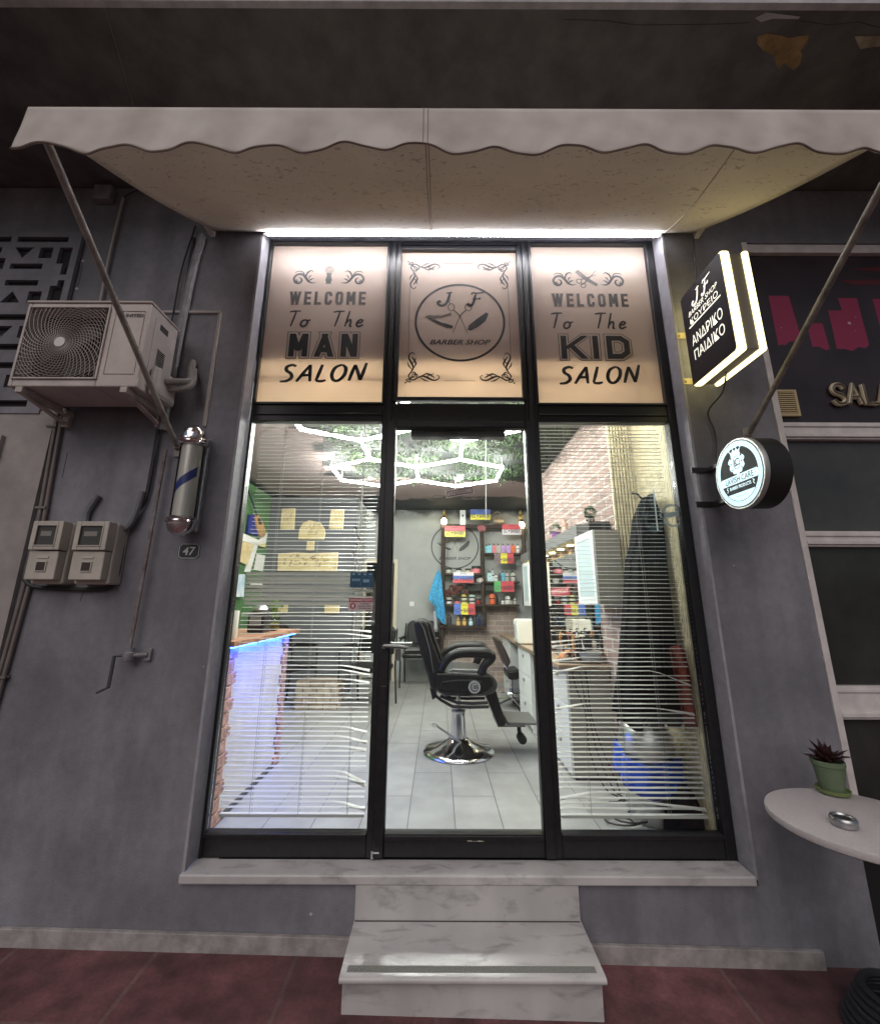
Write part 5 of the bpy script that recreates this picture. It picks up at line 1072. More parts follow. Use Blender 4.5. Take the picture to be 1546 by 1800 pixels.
b = MB(); b.prism([J(x, z) - Vector((0, .18, 0)) for x, z in [(858, 452), (945, 440), (948, 490), (930, 508), (870, 508)]], (0, .36, 0)); b.build('seat', leather, t, bevel=.02)
b = MB(); b.tube([J(862, 420) + Vector((0, 0, 0)), J(880, 470)], .012, 8); s0 = J(900, 505); b.tube([s0, (s0.x, YS2, FZ + .09)], .022, 12)
b.lathe([(.15, 0), (.16, .01), (.15, .02)], (s0.x, YS2, J(900, 608).z), 'z', 28)
for k in range(5): g = k * 1.257; b.tube([(s0.x, YS2, FZ + .11), (s0.x + .22 * math.cos(g), YS2 + .22 * math.sin(g), FZ + .06)], .014, 8)
b.build('base', chrome, t, smooth=True)
b = MB()
for k in range(5): g = k * 1.257; b.lathe([(.001, -.014), (.028, -.012), (.028, .012), (.001, .014)], (s0.x + .22 * math.cos(g), YS2 + .22 * math.sin(g), FZ + .029), 'y', 14)
b.build('caster', rubber, t)

# ------------------------------------------------------------------ reception desk with blue light
DX, DY0, DY1, DZ = -1.225, .15, 1.25, 1.262
t = thing('reception_desk', 'white panelled reception desk with wooden top and blue light under the edge', 'desk', (DX - .2, .7, FZ))
b = MB(); b.box(DX - .42, DX, DY0 + .06, DY1 - .05, FZ + .002, DZ); b.build('front_panel', M('white marble-look panel', (.60, .58, .57), .4, var=.12, scale=5, detail=10), t)
b = MB()
for k in range(13):
    for y0, dirn in ((DY1 - .051, 1), (DY0 + .059, -1)):
        w = .055 if k % 2 else .095; z = FZ + .004 + k * .0715
        ya, yb = (y0 - w, y0 + .022) if dirn > 0 else (y0 - .022, y0 + w); b.box(DX - .2, DX + .016, ya, yb, z, z + .064)
b.build('brick_quoin', M('pinkish brick tile', (.40, .24, .20), .85, var=.4, scale=30, bump=.5), t, bevel=.004)
b = MB(); b.box(DX - .46, DX + .06, DY0 - .02, DY1 + .10, DZ + .002, DZ + .034); b.build('top', M('reddish wood', (.34, .16, .095), .45, var=.3, scale=10), t, bevel=.003)
b = MB(); b.box(DX + .030, DX + .040, DY0 + .0, DY1 + .06, DZ - .004, DZ + .0005); b.build('blue_led', EM('blue led', (.01, .07, 1), 190), t)
b = MB(); b.box(DX - .4, DX + .012, DY0 + .04, DY1 - .03, FZ + .0015, FZ + .03); b.build('plinth', M('dark plinth tile', (.08, .08, .085), .5), t)
zt = DZ + .035
q = P(480, 1100, 1.05); t = thing('glass_vase', 'round glass vase holding a small green plant on the desk', 'vase', (q.x, 1.05, zt))
b = MB(); b.lathe([(.03, 0), (.055, .02), (.062, .06), (.05, .10), (.032, .115), (.03, .12)], (q.x, 1.05, zt + .001), 'z', 24); b.build('bowl', glass('vase glass', (.8, .85, .7), .02), t, smooth=True)
b = MB(); b.lathe([(.03, .004), (.052, .02), (.057, .055), (.001, .06)], (q.x, 1.05, zt + .001), 'z', 20); b.build('pebble_fill', M('amber gravel', (.30, .24, .10), .6, var=.6, scale=60), t)
b = MB()
for k in range(70):
    g, el = random.uniform(0, 6.28), random.uniform(0, .9); d = Vector((math.cos(g) * math.sin(el), math.sin(g) * math.sin(el), math.cos(el))); p = Vector((q.x, 1.05, zt + .06)) + d * random.uniform(.05, .16); s_ = d.cross(Vector((0, .3, 1))).normalized() * .012
    b.add([p, p + d * .02 + s_, p + d * .045, p + d * .02 - s_], [(0, 1, 2, 3)])
b.build('leaves', M('fresh green leaves', (.12, .22, .05), .5, var=.4, scale=40), t)
q = P(455, 1100, .85); t = thing('espresso_machine', 'small black and chrome machine on the reception desk', 'machine', (q.x, .85, zt))
b = MB(); b.box(q.x - .06, q.x + .06, .80, .95, zt + .001, zt + .15); b.build('body', blackpl, t, bevel=.012)
b = MB(); b.lathe([(.055, .0), (.06, .012), (.045, .04), (.001, .05)], (q.x, .87, zt + .151), 'z', 20); b.build('lid', steel, t, smooth=True)
b = MB(); b.box(q.x - .04, q.x + .04, .792, .7995, zt + .05, zt + .12); b.build('badge_panel', M('grey panel', (.2, .2, .2), .4), t)
q = P(410, 1095, .30); b = MB(); b.lathe([(.034, 0), (.036, .004), (.036, .16), (.034, .166), (.012, .167)], (q.x, .30, zt + .001), 'z', 24); tag(b.build('paper_roll', M('pale paper', (.6, .58, .52), .8), smooth=True), 'pale upright paper roll at the near end of the desk', 'paper roll')

# ------------------------------------------------------------------ wall art on the slate partition
plaque = M('sandy carved relief', (.52, .40, .19), .8, col2=(.66, .55, .32), scale=9, detail=8, bump=.8, bscale=30); groove = M('relief groove', (.16, .11, .05), .9)
ya = GW - .001
def relief(name, lab, pix, seedn, lines, dep=.03):
    random.seed(seedn); t_pts = [P(u, v, ya - dep) for u, v in pix]; q = t_pts[0]
    zs = [p.z for p in t_pts]; xs = [p.x for p in t_pts]
    t = thing(name, lab, 'wall plaque', (sum(xs) / len(xs), ya, min(zs)), 'sandy relief plaques')
    b = MB(); b.prism(t_pts, (0, dep, 0)); b.build('slab', plaque, t, bevel=.008)
    b = MB(); x0, x1, z0, z1 = min(xs), max(xs), min(zs), max(zs); fr = lambda a, c: Vector((x0 + a * (x1 - x0), ya - dep - .002, z0 + c * (z1 - z0)))
    sc = min(x1 - x0, z1 - z0)
    for k in range(lines):
        x, z = random.uniform(.15, .8), random.uniform(.2, .7); dx, dz_ = random.uniform(-.1, .1), random.uniform(.08, .25)
        b.stroke(fr, [(x, z), (x + dx, z + dz_ * .4), (x + dx * .4 + .03, z + dz_)], [.006, .020 * sc / .25, .006])
    b.build('carved_lines', groove, t); return t
relief('relief_plaque', 'sandy upright relief plaque at the upper left of the slate wall', [(495, 896), (519, 895), (517, 933), (492, 933)], 1, 14)
relief('relief_plaque', 'sandy upright relief plaque at the upper right of the slate wall', [(581, 897), (605, 896), (603, 931), (578, 931)], 2, 8)
relief('relief_plaque', 'arched sandy relief plaque in the middle of the slate wall', [(524, 950), (526, 932), (532, 921), (543, 916), (553, 918), (563, 920), (570, 930), (572, 940), (569, 950)], 3, 16)
relief('relief_plaque', 'small grey relief block under the arched plaque', [(540, 953), (553, 952), (552, 969), (538, 969)], 4, 5)
relief('relief_plaque', 'long wide sandy relief plaque across the slate wall', [(489, 975), (520, 973), (545, 974), (595, 972), (593, 1006), (488, 1006)], 5, 26)
relief('relief_plaque', 'small relief plaque at the lower left of the slate wall behind the plant', [(480, 1063), (507, 1063), (506, 1080), (479, 1080)], 6, 6)
relief('relief_plaque', 'small relief plaque at the lower right of the slate wall', [(572, 1062), (598, 1062), (597, 1080), (571, 1080)], 8, 6)
random.seed(11)
# left moss wall: slanted white boards, relief, paper, lute, blue bag
lx = LW + .012
def lwall(name, lab, cat, pix, mat, dep=.02, x=lx, group=None):
    pts = [PX(u, v, x + dep) for u, v in pix]; b = MB(); b.prism(pts, (-dep, 0, 0)); return tag(b.build(name, mat, bevel=.002), lab, cat, group)
wb = M('white board', (.72, .71, .68), .5)
lwall('white_board', 'white slanted board across the moss wall below the lute', 'board', [(421, 937), (456, 952), (471, 938), (467, 964), (448, 960), (420, 951)], wb)
lwall('white_board', 'white upright slanted board beside the sandy picture on the moss wall', 'board', [(447, 961), (455, 958), (441, 1008), (432, 1008)], wb)
lwall('relief_picture', 'sandy relief picture in shadow on the moss wall beside the window edge', 'picture', [(418, 951), (448, 960), (436, 996), (414, 986)], plaque)
lwall('paper_sheet', 'white paper sheet pinned on the moss wall', 'paper', [(452, 976), (467, 979), (463, 1007), (447, 1004)], wb, .004)
lwall('yellow_note', 'small yellow note on the moss wall under the white board', 'note', [(456, 960), (468, 957), (467, 965), (458, 963)], M('yellow paper', (.6, .55, .18), .6), .004, lx + .022)
lwall('shelf_box', 'white and blue box on the desk side of the moss wall', 'box', [(420, 1012), (432, 1012), (430, 1052), (416, 1052)], M('blue and white card', (.30, .45, .58), .5, col2=(.7, .7, .7), scale=9), .05)
lwall('white_lamp', 'small white wall lamp on the moss wall', 'lamp', [(450, 1026), (461, 1026), (464, 1035), (447, 1035)], wb, .06)
t = thing('lute', 'long-necked wooden lute hanging on the moss wall', 'lute', PX(463, 938, lx))
b = MB(); b.prism([PX(u, v, lx + .05) for u, v in [(452, 905), (456, 908), (464, 922), (468, 936), (467, 944), (463, 948), (458, 944), (452, 926), (450, 912)]], (-.05, 0, 0)); bo = b.build('body', M('amber wood', (.42, .24, .09), .35, var=.4, scale=14), t, bevel=.01)
b = MB(); b.tube([PX(434, 858, lx + .04), PX(452, 908, lx + .055)], .012, 8); b.build('neck', M('dark fretboard', (.03, .03, .06), .4), t)
b = MB(); b.prism([PX(u, v, lx + .056) for u, v in [(455, 912), (459, 916), (461, 924), (457, 925), (454, 918)]], (-.004, 0, 0)); b.build('sound_hole', ink, t)
t_ = lwall('cloth_bag', 'dark blue cloth bag hanging behind the lute', 'bag', [(440, 907), (452, 908), (456, 944), (436, 940)], M('deep blue cloth', (.012, .02, .16), .8, var=.5, scale=30, bump=.5), .03)
q = P(645, 907, BW - .03)
t = thing('wall_clock', 'round white clock on the back wall above the side doorway', 'clock', (q.x, BW, q.z - .1))
b = MB(); b.lathe([(.001, -.03), (.092, -.03), (.105, -.026), (.108, -.002)], (q.x, BW - .001, q.z), 'y', 36); b.build('case', M('silver clock rim', (.45, .45, .45), .4), t, smooth=True)
fr = frame((q.x, BW - .0335, q.z)); b = MB(); b.disc(fr, 0, 0, .09); b.build('dial', M('white dial', (.75, .75, .74), .5), t)
fr = frame((q.x, BW - .035, q.z)); b = MB(); b.stroke(fr, [(0, 0), (.03, -.028)], .008); b.stroke(fr, [(0, 0), (.05, .02)], .006)
for k in range(12): g = k * math.pi / 6; b.stroke(fr, [(.072 * math.cos(g), .072 * math.sin(g)), (.082 * math.cos(g), .082 * math.sin(g))], .007)
b.build('hands', ink, t)
b = MB(); pts = [(629, 921), (632, 918), (636, 922), (648, 923), (658, 920), (661, 925), (657, 927), (648, 929), (638, 929), (633, 925)]; b.prism([P(u, v, BW - .02) for u, v in pts], (0, .012, 0)); tag(b.build('ribbon_sign', M('white ribbon board', (.72, .72, .72), .5)), 'white curved ribbon shaped board under the clock', 'wall sign')
t = thing('hanging_mobile', 'string of small faceted mirror ornaments hanging by the slate wall edge', 'mobile', P(628, 1000, 3.6)); t.location.y = 3.6
b = MB(); b.tube([P(630, 880, 3.6), P(623, 1008, 3.6)], .002, 4); b.build('string', cordm, t)
for u, v in ((624, 931), (630, 949), (626, 961), (621, 976), (626, 991)):
    q = P(u, v, 3.6); b = MB(); b.lathe([(.001, -.055), (.035, .0), (.02, .03), (.001, .045)], q, 'z', 6); b.build('ornament', chrome, t)

# ------------------------------------------------------------------ product shelves on the back wall
YS = 4.50
Q = lambda x, y, d=YS: P(760 + x / 7.73, 930 + y / 7.73, d)          # close-up crop -> point
wood = M('dark rough timber', (.045, .03, .022), .8, var=.6, scale=22, bump=.6, bscale=40)
t = thing('ladder_shelf', 'dark timber ladder shelf unit full of hair products at the back wall', 'shelf unit', (.75, YS, FZ))
for pts in ([(150, -20), (150, 1340)], [(668, -40), (712, 1310)], [(1225, -20), (1250, 330), (1262, 1030)]):
    b = MB(); b.tube(curve3([Q(*p) + Vector((random.uniform(-.004, .004), 0, 0)) for p in pts], 3) if len(pts) > 2 else [Q(*p) for p in pts], .034, 9); b.build('post', wood, t, smooth=True)
b = MB(); b.bar(Q(110, -45), Q(1270, -30), .06, .06); b.build('top_beam', wood, t)
def shelf(x0, x1, y): 
    p, q = Q(x0, y), Q(x1, y); b = MB(); b.box(p.x, q.x, YS - .07, BW - .04, p.z - .028, p.z); b.build('shelf', wood, t); return p.z
sL1, sL2, sL3 = shelf(165, 680, 602), shelf(165, 700, 1018), shelf(95, 745, 1308)
sR1, sR2, sR3 = shelf(715, 1235, 325), shelf(720, 1180, 708), shelf(700, 1180, 1018)
b = MB(); p, q = Q(485, 740), Q(840, 832); b.box(p.x, q.x, YS + .02, BW - .04, q.z, p.z); b.build('box_shelf', M('charcoal board', (.03, .032, .032), .7), t)
b = MB(); b.tube([Q(150, 1330), (Q(100, 1330).x, YS, FZ)], .03, 8); b.build('foot_post', wood, t)
blk = M('black cap', (.012, .012, .013), .4)
def CM(c): return M('product colour %.2f %.2f %.2f' % c, c, .4)
def bottle(x, z, w, h, col, lab, style='bottle', y=YS, cap=None, gname='bottles on the ladder shelf'):
    x = Q(x, 300, y).x if x > 20 else x; r = w / 2
    t = thing('bottle', lab, 'bottle', (x, y, z), gname); b = MB()
    if style == 'bottle': b.lathe([(r * .94, .001), (r, .006), (r, h * .68), (r * .8, h * .76), (r * .36, h * .8), (r * .36, h * .84)], (0, 0, 0), 'z', 16)
    elif style == 'square': b.box(-r, r, -r * .8, r * .8, .001, h * .80); b.lathe([(r * .4, h * .8), (r * .36, h * .85)], (0, 0, 0), 'z', 12)
    else: b.lathe([(r * .94, .001), (r, .006), (r, h * .45), (r * .3, h * .74), (r * .26, h * .9)], (0, 0, 0), 'z', 16)
    b.build('body', CM(col), t, smooth=style != 'square', local=True, bevel=.004 if style == 'square' else 0)
    b = MB()
    if style == 'tall': b.lathe([(r * .3, h * .9), (r * .3, h)], (0, 0, 0), 'z', 12)
    else: b.lathe([(r * .42, h * .84), (r * .42, h * .91), (r * .16, h * .92), (r * .16, h * .97)], (0, 0, 0), 'z', 12); b.box(-r * .75, r * .2, -.008, .008, h * .965, h)
    b.build('cap', CM(cap) if cap else blk, t, local=True)
    b = MB(); b.lathe([(r * 1.005 if style != 'square' else r * .4, h * .42), (r * 1.005 if style != 'square' else r * .4, h * .50)], (0, 0 if style != 'square' else -r * .45, 0), 'z', 16); b.build('emblem', blk, t, local=True)
    return t
lb, rd, gr, li, orr, wh, bk_, am, ib, db = (.25, .62, .72), (.75, .22, .25), (.48, .47, .42), (.58, .36, .72), (.75, .16, .06), (.72, .72, .72), (.02, .02, .022), (.75, .48, .16), (.5, .70, .74), (.03, .045, .10)
for x, c, n in ((742, lb, 'slim turquoise bottle at the left end of the top right shelf'), (782, lb, 'turquoise pump bottle second on the top right shelf'), (842, rd, 'coral red pump bottle on the top right shelf'), (902, gr, 'grey pump bottle between coral and lilac on the top right shelf'), (965, li, 'lilac pump bottle beside the grey one on the top right shelf'), (1034, li, 'lilac pump bottle beside the orange one on the top right shelf'), (1098, orr, 'orange red pump bottle on the top right shelf'), (1165, wh, 'white bottle at the right end of the top right shelf')):
    bottle(x, sR1, .062 if x != 742 else .05, .155, c, n, 'square' if x < 1150 else 'bottle', YS + (.01 if x != 742 else .09))
for x, w, h, c, n, st in ((770, .07, .165, ib, 'pale blue spray box left on the middle right shelf', 'square'), (815, .06, .20, (.6, .68, .7), 'tall clear spray bottle on the middle right shelf', 'tall'), (858, .06, .12, wh, 'short white jar bottle on the middle right shelf', 'bottle'), (905, .06, .13, (.1, .1, .11), 'short black bottle with white label on the middle right shelf', 'bottle'), (950, .055, .165, (.12, .45, .6), 'bright blue carton on the middle right shelf', 'square'), (1007, .065, .165, gr, 'left grey bottle with black pump on the middle right shelf', 'bottle'), (1085, .075, .17, gr, 'right wider grey bottle with black pump on the middle right shelf', 'bottle')):
    bottle(x, sR2, w, h, c, n, st, YS + .01)
for x, w, h, c, n, st in ((800, .095, .19, orr, 'large orange bottle with black top on the lower right shelf', 'bottle'), (852, .06, .15, bk_, 'black bottle beside the large orange bottle', 'bottle'), (940, .06, .07, wh, 'small white jar on the lower right shelf', 'bottle'), (1005, .085, .155, (.7, .7, .66), 'white pump dispenser on the lower right shelf', 'bottle'), (1048, .04, .07, (.66, .6, .4), 'small cream bottle beside the white dispenser', 'bottle'), (1100, .06, .12, (.4, .42, .42), 'clear grey bottle at the right end of the lower right shelf', 'tall')):
    bottle(x, sR3, w, h, c, n, st, YS + .01)
for x, w, h, c, n, st in ((232, .07, .165, (.05, .05, .055), 'black bottle with pale label at the left end of the bottom left shelf', 'bottle'), (350, .065, .15, am, 'left amber bottle with brown neck on the bottom left shelf', 'tall'), (427, .065, .15, am, 'right amber bottle with brown neck on the bottom left shelf', 'tall'), (511, .07, .15, ib, 'ice blue bottle on the bottom left shelf', 'tall'), (600, .06, .18, db, 'left navy pump bottle on the bottom left shelf', 'bottle'), (660, .06, .18, db, 'right navy pump bottle by the middle post of the bottom left shelf', 'bottle')):
    bottle(x, sL3, w, h, c, n, st, YS, cap=(.12, .06, .03) if c == am else None)
def tin(x, z, w, h, col, lab, y=YS):
    p = Q(x, 600, y); t = thing('tin', lab, 'tin', (p.x, y, z), 'round tins on the ladder shelf'); r = w / 2
    b = MB(); b.lathe([(r * .95, .001), (r, .005), (r, h * .62)], (0, 0, 0), 'z', 18); b.build('body', CM(col), t, local=True, smooth=True)
    b = MB(); b.lathe([(r * 1.03, h * .63), (r * 1.03, h * .97), (r * .98, h)], (0, 0, 0), 'z', 18); b.build('lid', blk, t, local=True, smooth=True)
for x, w, h, c, n in ((228, .095, .085, (.5, .5, .42), 'beige tin with black lid at the left of the upper left shelf'), (362, .09, .075, wh, 'white tin with black lid on the upper left shelf'), (487, .085, .075, (.66, .58, .42), 'cream tin on the upper left shelf'), (600, .145, .115, rd, 'big red labelled tin at the right of the upper left shelf')): tin(x, sL1, w, h, c, n)
for x, n_, w, h, cols, nm in ((232, 2, .09, .062, (wh, gr), 'left end'), (340, 1, .09, .07, (rd,), 'behind the tricolour plate'), (436, 3, .095, .055, ((.7, .64, .2), (.7, .68, .5), (.6, .5, .1)), 'middle'), (540, 3, .095, .053, ((.5, .6, .5), wh, (.45, .6, .5)), 'right of middle'), (622, 1, .08, .085, ((.3, .03, .03),), 'right end')):
    for k in range(n_):
        pos = 'only' if n_ == 1 else ('bottom', 'top')[k] if n_ == 2 else ('bottom', 'middle', 'top')[k]
        tin(x, sL2 + k * (h + .001), w, h, cols[k], ('single %s tin at the %s of the lower left shelf' % ('bright red' if x < 400 else 'dark red', nm)) if n_ == 1 else '%s tin of the stack at the %s of the lower left shelf' % (pos, nm))
def plate(x0, y0, x1, y1, cols, lab, horiz, dep=.13):
    sc = lambda x, y: P(670 + x / 4.616, 730 + y / 4.616, YS - dep); p, q = sc(x0, y0), sc(x1, y1)
    t = thing('number_plate', lab, 'number plate', ((p.x + q.x) / 2, YS - dep, q.z), 'colourful barber plates on the shelves'); n = len(cols); b = MB(); ms = [M('plate %.2f %.2f %.2f' % c, c, .4) for c in cols]
    for i in range(n):
        b.mat(i)
        if horiz: b.box(p.x, q.x, YS - dep, YS - dep + .004, q.z + (p.z - q.z) * (n - 1 - i) / n, q.z + (p.z - q.z) * (n - i) / n)
        else: b.box(p.x + (q.x - p.x) * i / n, p.x + (q.x - p.x) * (i + 1) / n, YS - dep, YS - dep + .004, q.z, p.z)
    b.build('sheet', ms, t)
    fr = frame(((p.x + q.x) / 2, YS - dep - .0015, (p.z + q.z) / 2)); w = q.x - p.x; h = p.z - q.z; b = MB()
    textmesh(b, fr, 'LC', w=w * .17, h=h * .36, bold=.02, cx=-w * .33, cy=-h * .12); textmesh(b, fr, 'BARBER', w=w * .5, h=h * .36, bold=.02, cx=w * .20, cy=-h * .12)
    b.poly(fr, [(-w * .14 + .02 * (1 if k % 2 else .45) * math.cos(k * math.pi / 5 + .3), -h * .12 + .02 * (1 if k % 2 else .45) * math.sin(k * math.pi / 5 + .3)) for k in range(10)]); textmesh(b, fr, 'BERLIN' if 0 else 'BARBER', w=w * .3, h=h * .1, cy=h * .36); b.build('lettering', M('dark plate print', (.05, .04, .06), .5), t)
yl, bl, rdp, wp, gp_, bkp = (.80, .72, .06), (.10, .18, .55), (.62, .08, .10), (.75, .72, .74), (.10, .42, .14), (.22, .15, .16)
plate(722, 762, 888, 845, (bl, yl), 'blue over yellow LC BARBER plate standing on top of the shelf unit', True)
plate(515, 897, 683, 985, (rdp, yl), 'red over yellow LC BARBER plate by the left bulb', True)
plate(980, 880, 1138, 965, (rdp, wp), 'red over white LC BARBER plate by the right bulb', True)
plate(918, 1117, 1080, 1198, (bkp, yl, rdp), 'black yellow and red LC BARBER plate under the top right shelf', False)
plate(588, 1272, 755, 1358, (wp, bl, rdp), 'white blue and red LC BARBER plate under the upper left shelf', True)
plate(920, 1342, 1083, 1428, (gp_, rdp, rdp), 'green and red LC BARBER plate under the middle right shelf', False)
plate(597, 1527, 767, 1616, (bl, yl, rdp), 'blue yellow and red LC BARBER plate above the bottom left shelf', False)
G6 = lambda x, y, d=YS: P(670 + x / 4.616, 730 + y / 4.616, d)
bulbm = EM('warm bulb', (1, .86, .55), 40); gold = M('old gold', (.5, .36, .12), .4, .7, var=.3, scale=30)
for (x, y), lab in (((510, 860), 'glowing warm bulb on the left post of the shelf unit'), ((1140, 886), 'glowing warm bulb on the right post of the shelf unit')):
    q = G6(x, y, YS - .1); t = thing('bulb_lamp', lab, 'lamp', (q.x, q.y, q.z), 'bulbs on the shelf posts')
    b = MB(); b.lathe([(.001, -.05), (.03, -.042), (.045, -.012), (.04, .02), (.018, .05)], q, 'z', 18); b.build('bulb', bulbm, t, smooth=True)
    b = MB(); b.lathe([(.02, .05), (.024, .058), (.024, .09), (.008, .10)], q, 'z', 14); b.build('socket', blackpl, t)
for (x, y), lab in (((512, 782), 'small gold figurine above the left bulb'), ((1130, 800), 'small gold figurine above the right bulb')):
    q = G6(x, y + 28, YS); b = MB(); b.lathe([(.04, 0), (.045, .01), (.02, .03), (.035, .07), (.045, .10), (.018, .13), (.026, .15), (.022, .17), (.006, .2)], (q.x, YS, G6(x, 872).z + .02), 'z', 10, 1, .6); tag(b.build('figurine', gold, smooth=True), lab, 'figurine')
q0, q1 = G6(638, 768, YS - .11), G6(686, 888, YS - .11); b = MB(); b.box(q0.x, q1.x, YS - .11, YS - .10, q1.z, q0.z); o = b.build('white_tag', M('white card', (.76, .78, .78), .5), bevel=.004); tag(o, 'tall white card tag leaning on top of the shelf unit', 'card')
b = MB(); b.box((q0.x * .5 + q1.x * .5) - .010, (q0.x * .5 + q1.x * .5) + .010, YS - .1115, YS - .1102, q1.z * .45 + q0.z * .55, q1.z * .3 + q0.z * .7); b.build('print', ink, o)
q = G6(952, 872, YS + .02); b = MB(); b.lathe([(.05, 0), (.085, .02), (.09, .05), (.06, .085), (.02, .10), (.02, .12), (.03, .125), (.001, .15)], (q.x, YS + .03, G6(952, 880).z + .012), 'z', 20)
b.tube(curve3([(q.x - .08, YS + .03, q.z + .06), (q.x - .11, YS + .03, q.z + .10), (q.x - .09, YS + .03, q.z + .15), (q.x, YS + .03, q.z + .19), (q.x + .05, YS + .03, q.z + .13)]), .006, 6); tag(b.build('wooden_teapot', M('pale wood', (.5, .38, .24), .6, var=.2), smooth=True), 'small pale wooden teapot on top of the shelf unit', 'teapot')
q = G6(815, 915, YS - .06); b = MB()
for k in range(9): g = k * .7; b.tube(curve3([q, q + Vector((.05 * math.cos(g), -.01, .04 * math.sin(g))), q + Vector((.075 * math.cos(g + .35), -.015, .05 * math.sin(g + .3))), q + Vector((.02 * math.cos(g + .6), -.01, .02 * math.sin(g + .6)))]), .006, 5)
tag(b.build('ribbon_bow', M('pink ribbon', (.45, .16, .17), .6), smooth=True), 'pink ribbon bow tied on the middle shelf post', 'bow')
b = MB()
for k in range(46):
    x, y = random.uniform(185, 480), random.uniform(770, 890)
    if y < 890 - 145 * math.sin(max(0, min(1, (x - 150) / 350)) * 3.0): continue
    q = Q(x, y, YS + random.uniform(-.05, .03)); b.lathe([(.001, -.012), (.022, -.009), (.030, .004), (.012, .012), (.001, .010)], q, 'y', 9)
tag(b.build('dried_garland', M('dark brown dried petals', (.09, .028, .022), .9, var=.5, scale=40), smooth=True), 'clump of dark brown dried flowers on the left of the shelf unit', 'dried flowers')
q = Q(655, 690, YS - .08); b = MB(); b.stroke(frame(q), [(-.045, 0), (0, .03), (.045, 0), (0, -.03)], .012, True); b.disc(frame(q), 0, 0, .018); tag(b.build('eye_ornament', M('cream ornament', (.6, .55, .5), .5), solid=.006), 'small eye shaped ornament on the middle shelf post', 'ornament')
# towel
tw = [(470, 1258), (488, 1300), (500, 1400), (524, 1600), (522, 1695), (500, 1680), (452, 1640), (446, 1560), (420, 1520), (388, 1490), (405, 1420), (440, 1310)]
towel = M('sky blue towel', (.07, .38, .66), .95, var=.25, scale=25, bump=.9, bscale=200)
b = MB()
def twf(a, c):
    L = [(468, 1258), (440, 1310), (405, 1420), (388, 1490), (440, 1550), (452, 1640), (505, 1690)]; R2 = [(474, 1258), (490, 1300), (500, 1400), (512, 1500), (520, 1580), (524, 1640), (523, 1698)]
    i = min(5, int(c * 6)); f = c * 6 - i; l = Vector(L[i]).lerp(Vector(L[i + 1]), f); r = Vector(R2[i]).lerp(Vector(R2[i + 1]), f); p = l.lerp(r, a)
    return G6(p.x, p.y, YS - .12 + .03 * math.sin(a * 9 + c * 2) * (.3 + c))
b.grid(twf, 24, 30); t = b.build('hanging_towel', towel, smooth=True, solid=.008); tag(t, 'bright blue towel hanging from the left shelf post', 'towel')
b = MB(); b.grid(lambda a, c: G6(432 + 28 * a + 8 * c, 1590 + 170 * c, YS - .06 + .02 * math.sin(a * 8)), 10, 6); tag(b.build('striped_cloth', M('grey striped cloth', (.35, .36, .40), .9, col2=(.6, .6, .62), scale=50), smooth=True, solid=.004), 'grey striped cloth hanging under the blue towel', 'cloth')

# ------------------------------------------------------------------ barber station along the brick wall
dw = M('white drawer laminate', (.66, .68, .68), .4, var=.04); gside = M('taupe and unlit side', (.25, .235, .21), .5, var=.06)
CT, CX0 = 1.085, .865
t = thing('barber_counter', 'long wooden counter with white drawer units along the brick side wall', 'counter', (1.05, 2.3, FZ))
b = MB(); b.box(CX0, RW - .002, .84, 3.95, CT - .03, CT); b.build('worktop', M('light oak worktop', (.27, .20, .14), .4, var=.25, scale=9), t, bevel=.004)
for y0, y1, x0 in ((.88, 1.36, .925), (1.985, 2.62, .885), (3.25, 3.85, .89)):
    b = MB(); b.box(x0 + .02, RW - .004, y0, y1, FZ + .03, CT - .032); un = b.build('drawer_unit', gside if y0 < 1 else dw, t)
    b = MB(); b.box(x0 + .03, RW - .01, y0 + .01, y1 - .01, FZ + .001, FZ + .029); b.build('plinth', M('dark plinth', (.05, .05, .05), .6), un)
    zs = [FZ + .035, FZ + .26, FZ + .48, CT - .034]
    for k in range(3):
        b = MB(); b.box(x0, x0 + .018, y0 - .001, y1 + .001, zs[k], zs[k + 1] - .008); d = b.build('drawer', dw, un, bevel=.002)
        b = MB(); zc = (zs[k] + zs[k + 1]) / 2 + .05; b.box(x0 - .012, x0 - .0005, (y0 + y1) / 2 - .02, (y0 + y1) / 2 + .02, zc - .014, zc + .014); b.build('drawer_handle', steel, un, bevel=.002)
b = MB(); b.box(CX0 + .02, RW - .004, 1.955, 1.98, FZ + .001, CT - .032); b.build('end_panel', dw, t)
b = MB(); b.box(RW - .008, RW - .001, .95, 2.92, CT + .06, 1.96); o = b.build('wall_mirror', M('mirror glass', (.86, .88, .87), .02, 1)); tag(o, 'long wall mirror above the counter between two white cabinets', 'mirror')
warm = EM('warm downlight', (1, .82, .42), 45)
t = thing('mirror_canopy', 'grey canopy with warm downlights over the barber mirror', 'canopy', (1.16, 2, 1.99))
b = MB(); b.box(1.085, RW - .002, .906, 3.3, 2.02, 2.12); b.build('box', M('dark grey board', (.11, .11, .11), .7), t)
b = MB(); b.box(1.092, RW - .01, .912, 3.29, 2.012, 2.0195); b.build('soffit', M('painted yellow glow', (.5, .40, .2), .5), t)  # yellow glow of the downlights is painted into this board
for k in range(7): y = 1.05 + k * .31; b = MB(); b.lathe([(.026, 2.006), (.028, 2.0115)], (1.165, y, 0), 'z', 14); b.build('downlight', warm, t)
